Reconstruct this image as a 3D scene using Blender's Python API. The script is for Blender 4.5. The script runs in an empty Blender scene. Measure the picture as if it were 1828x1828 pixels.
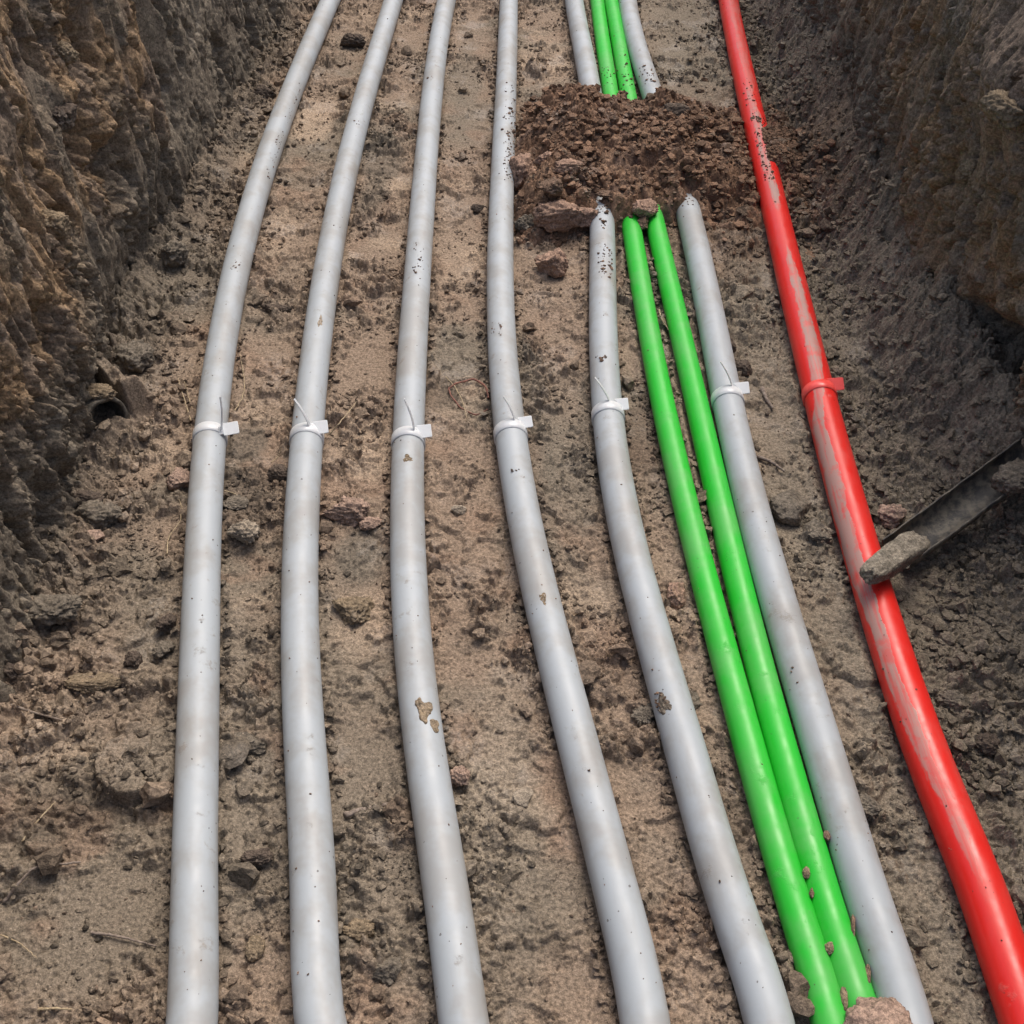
import bpy, math, random
import numpy as np
from mathutils import Matrix, Vector

# ------------------------------------------------------------------ camera
C = np.array([0.0, 0.0, 1.5]); F = 1950.0; PITCH = 45.016; ROLL = 1.4885
_p = math.radians(PITCH); _r = math.radians(ROLL)
_fw = np.array([0, math.cos(_p), -math.sin(_p)]); _up0 = np.array([0, math.sin(_p), math.cos(_p)]); _rt0 = np.array([1.0, 0, 0])
_rt = _rt0 * math.cos(_r) + _up0 * math.sin(_r); _up = _up0 * math.cos(_r) - _rt0 * math.sin(_r)
scene = bpy.context.scene
col = scene.collection
cd = bpy.data.cameras.new('camera'); cam = bpy.data.objects.new('camera', cd); col.objects.link(cam)
cd.sensor_width = 36; cd.lens = F / 1828 * 36; cd.clip_start = 0.02; cd.clip_end = 2000
M = Matrix(((_rt[0], _up[0], -_fw[0], C[0]), (_rt[1], _up[1], -_fw[1], C[1]), (_rt[2], _up[2], -_fw[2], C[2]), (0, 0, 0, 1)))
cam.matrix_world = M
scene.camera = cam
# ------------------------------------------------------------------ daylight (overcast)
SUN_EL, SUN_AZ = 60.0, 22.0      # azimuth measured from +Y towards +X
w = bpy.data.worlds.new('World'); scene.world = w; w.use_nodes = True
nt = w.node_tree; bg = nt.nodes['Background']
sky = nt.nodes.new('ShaderNodeTexSky'); sky.sky_type = 'NISHITA'; sky.sun_disc = False
sky.sun_elevation = math.radians(SUN_EL); sky.sun_rotation = math.radians(SUN_AZ)
sky.air_density = 1.0; sky.dust_density = 7.0; sky.ozone_density = 1.0
nt.links.new(sky.outputs[0], bg.inputs[0]); bg.inputs[1].default_value = 0.15
sd = bpy.data.lights.new('sun', 'SUN'); sun = bpy.data.objects.new('sun', sd); col.objects.link(sun)
sd.energy = 1.3; sd.angle = math.radians(26); sd.color = (1.0, 0.95, 0.88)
_e, _a = math.radians(SUN_EL), math.radians(SUN_AZ)
sdir = Vector((math.cos(_e) * math.sin(_a), math.cos(_e) * math.cos(_a), math.sin(_e)))
sun.rotation_euler = sdir.to_track_quat('Z', 'Y').to_euler()
scene.view_settings.view_transform = 'Standard'; scene.view_settings.look = 'None'
scene.view_settings.exposure = 0.27; scene.view_settings.gamma = 1.0

# ------------------------------------------------------------------ helpers
def ray(u, v):
    return _fw + _rt * (u - 914) / F - _up * (v - 914) / F
def at(u, v, z=0.0):                       # photo measurement -> world point at height z
    d = ray(u, v); return C + d * ((z - C[2]) / d[2])
def mpp(P):                                # metres per photo pixel at P
    return float((np.asarray(P) - C) @ _fw) / F
rng = np.random.default_rng(7)
PERM = np.concatenate([np.random.default_rng(3).permutation(256)] * 3).astype(np.int32)
GR = np.random.default_rng(5).normal(size=(256, 3)); GR /= np.linalg.norm(GR, axis=1)[:, None]; GR *= 1.4
GR = GR.astype(np.float32)
def perlin(x, y, z=0.0):
    x, y, z = np.broadcast_arrays(np.asarray(x, np.float32), np.asarray(y, np.float32), np.asarray(z, np.float32))
    xi = np.floor(x).astype(np.int32); yi = np.floor(y).astype(np.int32); zi = np.floor(z).astype(np.int32)
    xf = x - xi; yf = y - yi; zf = z - zi
    u = xf * xf * (3 - 2 * xf); v = yf * yf * (3 - 2 * yf); w_ = zf * zf * (3 - 2 * zf)
    flat = bool(np.all(z == z.flat[0])) and float(z.flat[0]) == math.floor(float(z.flat[0]))
    out = 0
    for dz in ((0,) if flat else (0, 1)):
        for dy in (0, 1):
            for dx in (0, 1):
                g = GR[PERM[PERM[PERM[(xi + dx) & 255] + ((yi + dy) & 255)] + ((zi + dz) & 255)]]
                n = g[..., 0] * (xf - dx) + g[..., 1] * (yf - dy) + g[..., 2] * (zf - dz)
                wt = (u if dx else 1 - u) * (v if dy else 1 - v) * (1 if flat else (w_ if dz else 1 - w_))
                out = out + n * wt
    return out
def fbm(x, y, z=0.0, o=4, gain=0.5):
    s = 0; a = 1.0; t = 0
    for k in range(o):
        s = s + a * perlin(x * 2 ** k + 17.3 * k, y * 2 ** k - 9.1 * k, z if isinstance(z, float) else z * 2 ** k); t += a; a *= gain
    return s / t * 1.6
def h2(i, j, k):
    return PERM[PERM[(i & 255)] + (j & 255)] * 1.0 / 255 if k == 0 else PERM[PERM[PERM[(i & 255)] + (j & 255)] + k] / 255.0
def worley(x, y, seed=1):
    """domes: returns distance to nearest jittered cell point (cell units) and that cell's random number"""
    x = np.asarray(x, np.float32); y = np.asarray(y, np.float32)
    xi = np.floor(x).astype(np.int32); yi = np.floor(y).astype(np.int32)
    best = np.full(x.shape, 9.0, np.float32); bid = np.zeros(x.shape, np.float32)
    for dy in (-1, 0, 1):
        for dx in (-1, 0, 1):
            cx = xi + dx; cy = yi + dy
            px = cx + h2(cx, cy, 10 + seed); py = cy + h2(cx, cy, 60 + seed)
            d = (x - px) ** 2 + (y - py) ** 2
            m = d < best
            best = np.where(m, d, best); bid = np.where(m, h2(cx, cy, 110 + seed), bid)
    return np.sqrt(best), bid
def sm(a, b, x):
    t = np.clip((x - a) / (b - a), 0, 1); return t * t * (3 - 2 * t)
def domes(x, y, size, seed, warp=0.25, fill=0.6):
    wx = x / size + warp * perlin(x / size * 1.7, y / size * 1.7, float(seed)); wy = y / size + warp * perlin(x / size * 1.7 + 40, y / size * 1.7, float(seed))
    d, i = worley(wx, wy, seed)
    r = 0.25 + 0.4 * i
    h = np.sqrt(np.clip(1 - (d / r) ** 2, 0, 1)) * (0.35 + 0.65 * i)
    return np.where(h2((i * 255).astype(np.int32), 7, 3 + seed) < fill, h, 0) * size * 0.5

def chunks(x, y, size, seed, warp=0.35, tilt=0.9, crack=0.5):
    """broken angular plates: every cell has its own level and tilt, dark gaps between"""
    x = np.asarray(x, np.float32); y = np.asarray(y, np.float32)
    wx = x / size + warp * fbm(x / size * 1.3 + seed, y / size * 1.3, float(seed), 3); wy = y / size + warp * fbm(x / size * 1.3 + 40, y / size * 1.3 - seed, float(seed), 3)
    xi = np.floor(wx).astype(np.int32); yi = np.floor(wy).astype(np.int32)
    b1 = np.full(wx.shape, 9.0, np.float32); b2 = b1.copy(); hh = np.zeros(wx.shape, np.float32)
    for dy in (-1, 0, 1):
        for dx in (-1, 0, 1):
            cx = xi + dx; cy = yi + dy
            ex = wx - (cx + h2(cx, cy, 10 + seed)); ey = wy - (cy + h2(cx, cy, 60 + seed))
            d = ex * ex + ey * ey
            lv = h2(cx, cy, 110 + seed) + tilt * ((h2(cx, cy, 150 + seed) - 0.5) * ex + (h2(cx, cy, 190 + seed) - 0.25) * -ey)
            m = d < b1; b2 = np.where(m, b1, np.minimum(b2, d)); hh = np.where(m, lv, hh); b1 = np.where(m, d, b1)
    e = np.sqrt(b2) - np.sqrt(b1)
    return (hh - 0.5 - crack * sm(0.16, 0.0, e)) * size
def mesh_obj(name, V, Fq, mat, parent=None, smooth=True, attrs=None, color=None):
    """V (n,3), Fq (m,k) constant-size faces, or list of such arrays"""
    me = bpy.data.meshes.new(name)
    V = np.ascontiguousarray(V, np.float32)
    fl = Fq if isinstance(Fq, list) else [Fq]
    fl = [np.asarray(f, np.int32) for f in fl if len(f)]
    loops = np.concatenate([f.ravel() for f in fl]); sizes = np.concatenate([np.full(len(f), f.shape[1], np.int32) for f in fl])
    starts = np.concatenate([[0], np.cumsum(sizes)[:-1]]).astype(np.int32)
    me.vertices.add(len(V)); me.vertices.foreach_set('co', V.ravel())
    me.loops.add(len(loops)); me.loops.foreach_set('vertex_index', loops)
    me.polygons.add(len(sizes)); me.polygons.foreach_set('loop_start', starts)
    me.update(calc_edges=True); me.validate()
    me.polygons.foreach_set('use_smooth', np.full(len(me.polygons), smooth))
    if attrs:
        for k, a in attrs.items():
            t = me.attributes.new(k, 'FLOAT', 'POINT'); t.data.foreach_set('value', np.ascontiguousarray(a, np.float32).ravel())
    if color is not None:
        t = me.attributes.new('soil', 'FLOAT_COLOR', 'POINT')
        c4 = np.ones((len(V), 4), np.float32); c4[:, :3] = color; t.data.foreach_set('color', c4.ravel())
    me.materials.append(mat)
    o = bpy.data.objects.new(name, me); col.objects.link(o)
    if parent: o.parent = parent
    return o
def tag(o, label=None, cat=None, group=None, kind=None):
    if label: o['label'] = label
    if cat: o['category'] = cat
    if group: o['group'] = group
    if kind: o['kind'] = kind
    return o
def empty(name, loc, label, cat, group=None):
    o = bpy.data.objects.new(name, None); col.objects.link(o); o.location = loc; o.empty_display_size = 0.05
    return tag(o, label, cat, group)
def grid_faces(nr, nc):
    a = (np.arange(nr - 1)[:, None] * nc + np.arange(nc - 1)[None, :]).ravel()
    return np.stack([a, a + 1, a + nc + 1, a + nc], 1)

# ------------------------------------------------------------------ materials
def new_mat(name):
    m = bpy.data.materials.new(name); m.use_nodes = True
    return m, m.node_tree, m.node_tree.nodes['Principled BSDF']
def N(t, kind, **kw):
    n = t.nodes.new(kind)
    for k, v in kw.items():
        if k in n.inputs.keys() if hasattr(n.inputs, 'keys') else False: n.inputs[k].default_value = v
        else: setattr(n, k, v)
    return n
def noise(t, scale, detail=4, rough=0.55, vec=None):
    n = t.nodes.new('ShaderNodeTexNoise'); n.inputs['Scale'].default_value = scale
    n.inputs['Detail'].default_value = detail; n.inputs['Roughness'].default_value = rough
    if vec is not None: t.links.new(vec, n.inputs['Vector'])
    return n.outputs['Fac']
def math_(t, op, a, b=None, clamp=False):
    n = t.nodes.new('ShaderNodeMath'); n.operation = op; n.use_clamp = clamp
    for i, v in enumerate((a, b)):
        if v is None: continue
        if isinstance(v, (int, float)): n.inputs[i].default_value = v
        else: t.links.new(v, n.inputs[i])
    return n.outputs[0]
def maprange(t, v, a, b, c=0.0, d=1.0):
    n = t.nodes.new('ShaderNodeMapRange'); n.interpolation_type = 'SMOOTHSTEP'
    t.links.new(v, n.inputs[0])
    for i, x in enumerate((a, b, c, d)): n.inputs[i + 1].default_value = x
    return n.outputs[0]
def mixc(t, f, a, b, mode='MIX'):
    n = t.nodes.new('ShaderNodeMix'); n.data_type = 'RGBA'; n.blend_type = mode
    for i, v in ((0, f), (6, a), (7, b)):
        if isinstance(v, (int, float)): n.inputs[i].default_value = v
        elif isinstance(v, tuple): n.inputs[i].default_value = (*v, 1)
        else: t.links.new(v, n.inputs[i])
    return n.outputs[2]
def geo_pos(t):
    return t.nodes.new('ShaderNodeNewGeometry').outputs['Position']
def soil_material(name, tint=None, bump=1.0):
    m, t, b = new_mat(name)
    P = t.nodes.new('ShaderNodeTexCoord').outputs['Object'] if tint else geo_pos(t)
    if tint: c = mixc(t, maprange(t, noise(t, 45, 4, 0.6, P), 0.35, 0.7), tint, tuple(x * 0.62 for x in tint))
    else:
        a = t.nodes.new('ShaderNodeAttribute'); a.attribute_name = 'soil'; c = a.outputs['Color']
    f1 = maprange(t, noise(t, 170, 6, 0.72, P), 0.32, 0.68, 0.50, 1.48)
    f2 = maprange(t, noise(t, 620, 3, 0.6, P), 0.3, 0.7, 0.78, 1.22)
    g = math_(t, 'MULTIPLY', f1, f2)
    comb = t.nodes.new('ShaderNodeVectorMath'); comb.operation = 'SCALE'
    t.links.new(c, comb.inputs[0]); t.links.new(g, comb.inputs['Scale'])
    c2 = comb.outputs[0]
    # pale grit grains
    v = t.nodes.new('ShaderNodeTexVoronoi'); v.inputs['Scale'].default_value = 170; t.links.new(P, v.inputs['Vector'])
    gm = math_(t, 'MULTIPLY', maprange(t, v.outputs['Distance'], 0.28, 0.2), math_(t, 'GREATER_THAN', noise(t, 60, 2, 0.5, P), 0.60))
    c3 = mixc(t, math_(t, 'MULTIPLY', gm, 0.5), c2, (0.42, 0.34, 0.26))
    t.links.new(c3, b.inputs['Base Color'])
    wet = maprange(t, noise(t, 7, 4, 0.6, P), 0.5, 0.68)
    t.links.new(maprange(t, wet, 0, 1, 0.92, 0.42), b.inputs['Roughness'])
    b.inputs['Specular IOR Level'].default_value = 0.35
    h = noise(t, 230, 3, 0.55, P)
    bp = t.nodes.new('ShaderNodeBump'); bp.inputs['Strength'].default_value = 0.8 * bump; bp.inputs['Distance'].default_value = 0.003
    t.links.new(h, bp.inputs['Height']); t.links.new(bp.outputs[0], b.inputs['Normal'])
    return m
SOIL = soil_material('soil')
TAN = np.array([0.222, 0.166, 0.120]); CLAY = np.array([0.165, 0.138, 0.104]); DARK = np.array([0.083, 0.063, 0.046])
REDB = np.array([0.215, 0.148, 0.103]); ORAN = np.array([0.205, 0.138, 0.080]); PALE = np.array([0.345, 0.265, 0.190]); GREY = np.array([0.190, 0.160, 0.120])
def lerp(a, b, f): return a * (1 - f[..., None]) + b * f[..., None]

# ------------------------------------------------------------------ measured pipe runs (photo row, left edge, right edge)
RUNS = {
 'g1': [(0,571,609),(200,485,529),(400,416,468),(600,373,425),(800,341,403),(1000,329,396),(1200,319,391),(1328,317,389),(1538,307,389),(1828,299,386)],
 'g2': [(0,684,721),(100,654,692),(200,621,663),(300,599,639),(400,578,623),(500,557,604),(600,540,593),(700,529,583),(800,516,576),(1000,502,570),(1200,502,574),(1328,506,581),(1538,516,599),(1828,530,616)],
 'g3': [(0,780,815),(100,763,797),(200,746,789),(300,738,782),(400,727,776),(500,719,770),(600,711,765),(700,705,762),(800,697,758),(1000,696,762),(1188,705,775),(1288,716,789),(1388,728,805),(1488,740,821),(1588,751,838),(1688,766,855),(1788,779,867),(1828,784,872)],
 'g4': [(0,891,926),(100,886,924),(200,882,922),(300,876,920),(400,870,917),(500,868,918),(600,869,921),(700,874,932),(800,887,943),(900,899,964),(1000,917,985),(1100,938,1011),(1200,961,1036),(1288,985,1059),(1388,1010,1087),(1488,1032,1116),(1588,1055,1143),(1688,1080,1169),(1788,1099,1192),(1828,1107,1197)],
 'g5': [(0,1007,1043),(100,1022,1061),(155,1035,1074),(430,1053,1099),(500,1051,1101),(600,1050,1102),(700,1053,1107),(800,1063,1124),(900,1078,1139),(1000,1099,1163),(1100,1120,1190),(1200,1146,1221),(1288,1168,1248),(1388,1195,1277),(1488,1224,1312),(1588,1253,1344),(1688,1283,1377),(1788,1316,1410),(1828,1328,1423)],
 'n1': [(0,1054,1078),(100,1067,1092),(160,1077,1102),(430,1114,1148),(500,1122,1162),(600,1139,1181),(700,1159,1203),(800,1178,1223),(900,1199,1247),(1000,1223,1274),(1100,1247,1303),(1188,1271,1325),(1288,1296,1354),(1388,1322,1381),(1488,1347,1412),(1588,1375,1442),(1688,1405,1477),(1788,1433,1507),(1828,1447,1519)],
 'n2': [(0,1078,1103),(100,1094,1122),(170,1109,1137),(450,1159,1201),(500,1170,1213),(600,1195,1239),(700,1217,1265),(800,1236,1287),(900,1258,1311),(1000,1281,1337),(1100,1303,1363),(1188,1326,1387),(1288,1352,1414),(1388,1376,1440),(1488,1403,1470),(1588,1431,1503),(1688,1460,1534)],
 'g6': [(0,1104,1137),(100,1126,1160),(165,1142,1182),(450,1222,1270),(500,1231,1283),(600,1249,1301),(700,1267,1324),(800,1285,1346),(900,1310,1372),(1000,1336,1400),(1100,1362,1431),(1200,1391,1461),(1288,1416,1488),(1388,1443,1519),(1488,1473,1553),(1588,1502,1587),(1688,1531,1623),(1788,1560,1656),(1828,1573,1670)],
 'red': [(0,1280,1320),(100,1297,1342),(200,1320,1366),(300,1343,1390),(400,1363,1414),(500,1384,1440),(600,1405,1466),(700,1430,1493),(800,1455,1522),(900,1479,1549),(1000,1505,1578),(1100,1533,1612),(1200,1566,1645),(1288,1594,1674),(1428,1642,1731),(1528,1682,1774),(1628,1719,1812)],
}
RAD = {k: (0.0343 if k == 'red' else 0.0250 if k[0] == 'n' else 0.0326) for k in RUNS}
ZC = {k: RAD[k] * 0.92 for k in RUNS}
def smooth_path(k):
    P = np.array([at((a[1] + a[2]) / 2, a[0], ZC[k]) for a in RUNS[k]])[::-1]      # increasing y
    y = P[:, 1]; x = P[:, 0]
    # gentle least-squares smoothing: polynomial of degree 7 in warped y
    t = np.log(y); t0, t1 = t[0], t[-1]; s = (t - t0) / (t1 - t0)
    c = np.polynomial.chebyshev.Chebyshev.fit(s, x, min(7, len(s) - 3), domain=[0, 1])
    ys = np.exp(np.linspace(t0, t1, 260)); xs = c((np.log(ys) - t0) / (t1 - t0))
    # straight continuations outside the frame
    m0 = (xs[4] - xs[0]) / (ys[4] - ys[0]); m1 = (xs[-1] - xs[-5]) / (ys[-1] - ys[-5])
    yb = np.arange(-2.9, ys[0] - 0.03, 0.06); xb = xs[0] + m0 * np.tanh((yb - ys[0]) / 0.8) * 0.8
    yf = np.arange(ys[-1] + 0.06, 11.9, 0.12); xf = xs[-1] + m1 * np.tanh((yf - ys[-1]) / 0.9) * 0.9
    return np.concatenate([yb, ys, yf]), np.concatenate([xb, xs, xf])
PATH = {k: smooth_path(k) for k in RUNS}
def xpipe(k, y): return np.interp(y, *PATH[k])

# ------------------------------------------------------------------ ground (trench floor)
TOP = 0.98
def yspace(k):
    ys = [-3.0]
    while ys[-1] < 12.0:
        y = ys[-1]
        if y < 0.45: d = min(0.06, max(0.0022, (0.45 - y) * 0.12))
        elif y < 5.0: d = (0.0020 + 0.0011 * max(0, y - 0.8)) * k
        else: d = 0.007 * k + (y - 5.0) * 0.05
        ys.append(y + d)
    return np.array(ys)
def xl_wall(y):    # foot of the left wall
    return -0.885 + 0.045 * sm(2.0, 1.3, y) + 0.025 * np.sin(y * 1.9 + 0.6) + 0.012 * np.sin(y * 5.1)
def xr_wall(y):
    return 0.915 + 0.025 * np.sin(y * 1.7 + 1.0) + 0.10 * np.exp(-((y - 1.45) / 0.55) ** 2)
def base_height(x, y):
    z = 0.010 * fbm(x * 1.7, y * 1.7, 1.0, 3) + 0.009 * fbm(x * 6, y * 7, 2.0, 3)
    # aprons of fallen soil at the foot of both walls
    dr = x - (xr_wall(y) - 0.135); near = 1 - 0.55 * np.exp(-((y - 1.3) / 0.5) ** 2)
    lump = 1 + 0.35 * fbm(x * 9, y * 9, 17.0, 3)
    z = z + lump * sm(0, 0.17, dr + 0.02 * fbm(x * 5, y * 5, 3.0, 2)) * 0.22 * near * (0.8 + 0.4 * fbm(x * 2, y * 2.2, 4.0, 2))
    dl = (xl_wall(y) + 0.09) - x
    z = z + sm(0, 0.10, dl + 0.03 * fbm(x * 5, y * 5, 5.0, 2)) * 0.05 * (0.8 + 0.6 * fbm(x * 2, y * 2.2, 6.0, 2))
    return z
def rough_mask(x, y):
    m = 0.46 + 1.6 * fbm(x * 3.4 + 4, y * 3.8, 7.0, 4)
    m = m + 0.35 * sm(0.60, 0.78, np.abs(x)) + 0.3 * sm(1.7, 1.2, y) * sm(-0.3, -0.45, x)
    return np.clip(m, 0.05, 1)
def ground_height(x, y):
    z = base_height(x, y)
    R = rough_mask(x, y)
    fd = 1 - 0.5 * sm(2.5, 4.6, y)
    # ledges left by the digger, steep towards -y
    for (fy, fx, A, sd, nz) in ((8.5, 1.5, 0.013, 8.0, 2.3), (19.0, 3.0, 0.0065, 9.0, 2.0)):
        q = y * fy + nz * fbm(x * fx * 2, y * fy * 0.45, sd, 4) + 0.55 * fbm(x * 28, y * 30, sd + 2, 3); fr = q - np.floor(q)
        on = (0.35 + 0.65 * R) * sm(0.0, 0.35, fbm(x * fx * 2.3 + 7, y * fy * 0.5, sd + 1, 3) + 0.10 * R)
        z = z + A * on * np.where(fr < 0.14, fr / 0.14, (1 - fr) / 0.86)
    rr = sm(0.42, 0.8, R); r2 = sm(0.30, 0.62, R)
    c1 = chunks(x, y, 0.085, 1, 0.45, 0.8, 0.35); c2 = chunks(x + 5, y, 0.042, 2, 0.45, 1.0, 0.5); c3 = chunks(x + 9, y, 0.019, 3, 0.4, 1.1, 0.5)
    g1 = sm(-0.25, 0.3, fbm(x * 4.1 + 2, y * 4.6, 13.0, 2)); g2 = sm(-0.3, 0.25, fbm(x * 7 + 2, y * 8, 14.0, 2))
    z = z + c1 * 0.26 * rr + c2 * 0.36 * rr * g1 + c3 * 0.42 * r2 * (0.25 + 0.75 * g2)
    z = z + domes(x, y, 0.046, 1, 0.5, 0.28) * rr * 0.7 + domes(x, y, 0.022, 2, 0.5, 0.4) * (0.15 + 0.85 * r2) * 0.8
    z = z + chunks(x + 3, y, 0.009, 4, 0.3, 1.0, 0.4) * (0.24 + 0.38 * r2 * g2) * fd
    z = z + 0.0085 * fbm(x * 22, y * 28, 15.0, 5, 0.6) * (0.45 + R) + 0.45 * chunks(x + 13, y, 0.030, 8, 0.6, 1.2, 0.35) * (1 - r2) * sm(-0.1, 0.3, fbm(x * 10, y * 11, 26.0, 3)) + 0.16 * chunks(x + 15, y, 0.075, 7, 0.6, 1.3, 0.25) * (1 - rr)
    z = z * 1.0
    rt_ = (0.25 + 0.75 * sm(-0.15, 0.15, fbm(x * 5 + 3, y * 5, 29.0, 3))) * np.maximum(sm(0.66, 0.80, x), 0.6 * sm(-0.66, -0.80, x) * sm(1.2, 1.7, y)); z = z + rt_ * (0.020 * fbm(x * 13, y * 13, 18.0, 4) + 0.3 * chunks(x + 2, y, 0.05, 2, 0.5, 1.0, 0.5) + 0.45 * chunks(x + 4, y, 0.022, 3, 0.5, 1.0, 0.5) + domes(x, y, 0.035, 6, 0.5, 0.4) * 0.8)
    dc = at(190, 752, 0.055); da, db = 0.70, -0.60
    sd_ = ((x - dc[0]) * da + (y - dc[1]) * db) / 0.922; cd_ = ((x - dc[0]) * -db + (y - dc[1]) * da) / 0.922
    side_ = sm(0.052, 0.062, np.abs(cd_)) * sm(0.14, 0.075, np.abs(cd_) + 0.02 * fbm(x * 18, y * 18, 27.0, 2)) * sm(0.012, -0.02, sd_) * sm(-0.24, -0.16, sd_)
    z = np.maximum(z, side_ * (0.105 + 0.03 * fbm(x * 20, y * 20, 25.0, 3)))
    z = np.where((np.abs(cd_) < 0.050) & (sd_ < 0.01) & (sd_ > -0.22), np.minimum(z, 0.030 + 0.1 * np.clip(-sd_, 0, 0.1) + 0.006 * fbm(x * 30, y * 30, 25.0, 2)), z)
    z = z + 0.026 * sm(0.055, 0.02, np.abs(cd_)) * sm(-0.03, 0.01, sd_) * sm(0.06, 0.02, sd_)
    sx_, sy_ = (x + 0.535) / 0.105, (y - 0.915) / 0.075          # swollen, cracked slab of mud
    sr = np.sqrt(sx_ ** 2 + sy_ ** 2) + 0.22 * fbm(x * 16, y * 16, 19.0, 3)
    inn = sm(1.0, 0.88, sr) * sm(-1.3, -0.5, sy_ * 0 - sr); dome_ = 0.036 * sm(1.02, 0.90, sr) * (0.75 - 0.35 * sy_)
    z = np.where(sr < 1.02, z * (1 - 0.65 * sm(1.02, 0.8, sr)) + dome_, z)
    ck = np.minimum(np.abs(sx_ + 0.12 + 0.25 * sy_ + 0.20 * fbm(x * 30, y * 30, 20.0, 3)), np.where(sx_ > -0.15, np.abs(sy_ - 0.9 * sx_ - 0.1 + 0.25 * fbm(x * 30, y * 30, 21.0, 3)), 9))
    z = z - 0.012 * sm(0.05, 0.0, ck) * sm(0.85, 0.55, sr)
    # ragged cracks in the smeared parts
    rd = np.abs(fbm(x * 9 + 5, y * 11, 10.0, 4)); z = z - 0.003 * sm(0.012, 0.0, rd) * sm(0.0, 0.3, fbm(x * 3, y * 3, 16.0, 2))
    # pits
    pn = fbm(x * 42, y * 50, 11.0, 3); z = z - 0.009 * sm(0.34, 0.6, pn) * (0.35 + 0.65 * R)
    z = z + 0.0013 * fbm(x * 95, y * 110, 12.0, 2)
    # beds of the pipes
    for k in RUNS:
        yy = y[:, 0] if y.ndim == 2 else y
        xp = xpipe(k, yy); dx = np.gradient(xp, yy) if yy.size > 1 and np.all(np.diff(yy) > 0) else 0 * xp
        cs = 1 / np.sqrt(1 + dx ** 2); xp_ = xp[:, None] if y.ndim == 2 else xp; cs = cs[:, None] if y.ndim == 2 else cs
        d = np.abs(x - xp_) * cs; r = RAD[k]
        under = ZC[k] - np.sqrt(np.clip(r * r - d * d, 0, None)) - 0.003
        lim = np.where(d < r * 0.93, under, 0.012 + (d - r * 0.93) * 1.3)
        z = z + 0.012 * np.exp(-((d - r * 1.35) / (r * 0.35)) ** 2) * (0.35 + fbm(x * 9, y * 7, 28.0, 3))
        z = np.where(d < r * 2.6, np.minimum(z, lim + 0.004), z)
    return z
WETC = np.array([0.115, 0.100, 0.078]); CHALK = np.array([0.245, 0.205, 0.155])
BLOBS = [(560,215,46,60,PALE,.75),(440,790,46,40,WETC,.7),(425,900,60,75,DARK,.6),(680,310,36,95,WETC,.6),(825,150,34,110,CLAY,.7),(815,640,46,60,CLAY,.9),(790,700,60,40,DARK,.5),
 (640,1110,60,60,PALE,.45),(885,1450,85,170,CHALK,.7),(1020,820,66,120,CLAY,.8),(1160,780,46,90,DARK,.6),(1290,1480,50,150,DARK,.6),(1640,1500,80,200,CLAY,.6),(250,800,90,50,PALE,.4),
 (640,1000,50,50,WETC,.7),(120,1460,120,45,DARK,.5),(600,1640,50,140,CLAY,.6),(210,640,80,60,DARK,.5),(1240,40,70,50,DARK,.6),(970,100,46,80,PALE,.4),(960,860,40,120,WETC,.4),(430,1480,40,200,CLAY,.4),(1400,900,70,60,CLAY,.7),(500,420,36,80,PALE,.35),(820,480,36,50,PALE,.3),(1000,620,50,120,TAN,.5),(80,1300,90,60,PALE,.25),(930,1600,70,100,CLAY,.5)]
def ground_color(x, y, z, R):
    n1 = fbm(x * 1.6 + 9, y * 1.9, 20.0, 4); n2 = fbm(x * 5 + 2, y * 6, 21.0, 4); n3 = fbm(x * 20, y * 24, 22.0, 3)
    c = np.broadcast_to(TAN, x.shape + (3,)).copy()
    c = lerp(c, CLAY, np.clip(sm(-0.15, 0.35, n1 + 0.4 * n2) * 0.85, 0, 1))
    c = lerp(c, PALE, sm(0.25, 0.6, n2 - 0.5 * n1) * 0.5)
    c = lerp(c, REDB, sm(0.15, 0.5, fbm(x * 7 + 5, y * 8, 23.0, 3)) * 0.6)
    c = lerp(c, DARK, sm(0.30, 0.75, n3 * 0.6 + 0.5 * fbm(x * 3.5, y * 3.5, 24.0, 3)) * 0.55)
    for (u, v, rx, ry, cc_, am) in BLOBS:
        p = at(u, v, 0); k = mpp(p); kx = rx * k; ky = ry * k / 0.62
        d = np.sqrt(((x - p[0]) / kx) ** 2 + ((y - p[1]) / ky) ** 2) + 0.45 * n2 + 0.22 * n3
        c = lerp(c, cc_, sm(1.15, 0.6, d) * am)
    right = sm(0.18, 0.70, x + 0.10 * n2 + 0.10 * sm(1.5, 2.5, y)); c = lerp(c, GREY, right * 0.9)
    left = sm(-0.68, -0.86, x + 0.08 * n2) * sm(0.9, 1.4, y); c = lerp(c, CLAY * 0.85, left * 0.7)
    mound = sm(1.0, 0.5, np.sqrt(((x - 0.45) / 0.66) ** 2 + ((y - 2.9) / 0.66) ** 2) + 0.25 * n2)
    c = lerp(c, np.array([0.155, 0.104, 0.070]), mound * 0.8)
    return c
ys = yspace(1.0); xs = np.arange(-1.10, 1.20, 0.0024)
X, Y = np.meshgrid(xs, ys)
Z = np.zeros_like(X)
for a in range(0, len(ys), 400):
    s = slice(a, min(len(ys), a + 400)); 
    pad = slice(max(0, a - 2), min(len(ys), a + 402)); Z[s] = ground_height(X[pad], Y[pad])[a - pad.start:a - pad.start + (s.stop - s.start)]
GX, GY, GZ = xs, ys, Z
def gz(x, y):
    i = np.clip(np.searchsorted(GY, y), 1, len(GY) - 1); j = np.clip(np.searchsorted(GX, x), 1, len(GX) - 1)
    return GZ[i, j]
colr = ground_color(X, Y, Z, None)
g = mesh_obj('ground', np.stack([X, Y, Z], -1).reshape(-1, 3), grid_faces(*X.shape), SOIL, color=colr.reshape(-1, 3))
tag(g, kind='structure')

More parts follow.
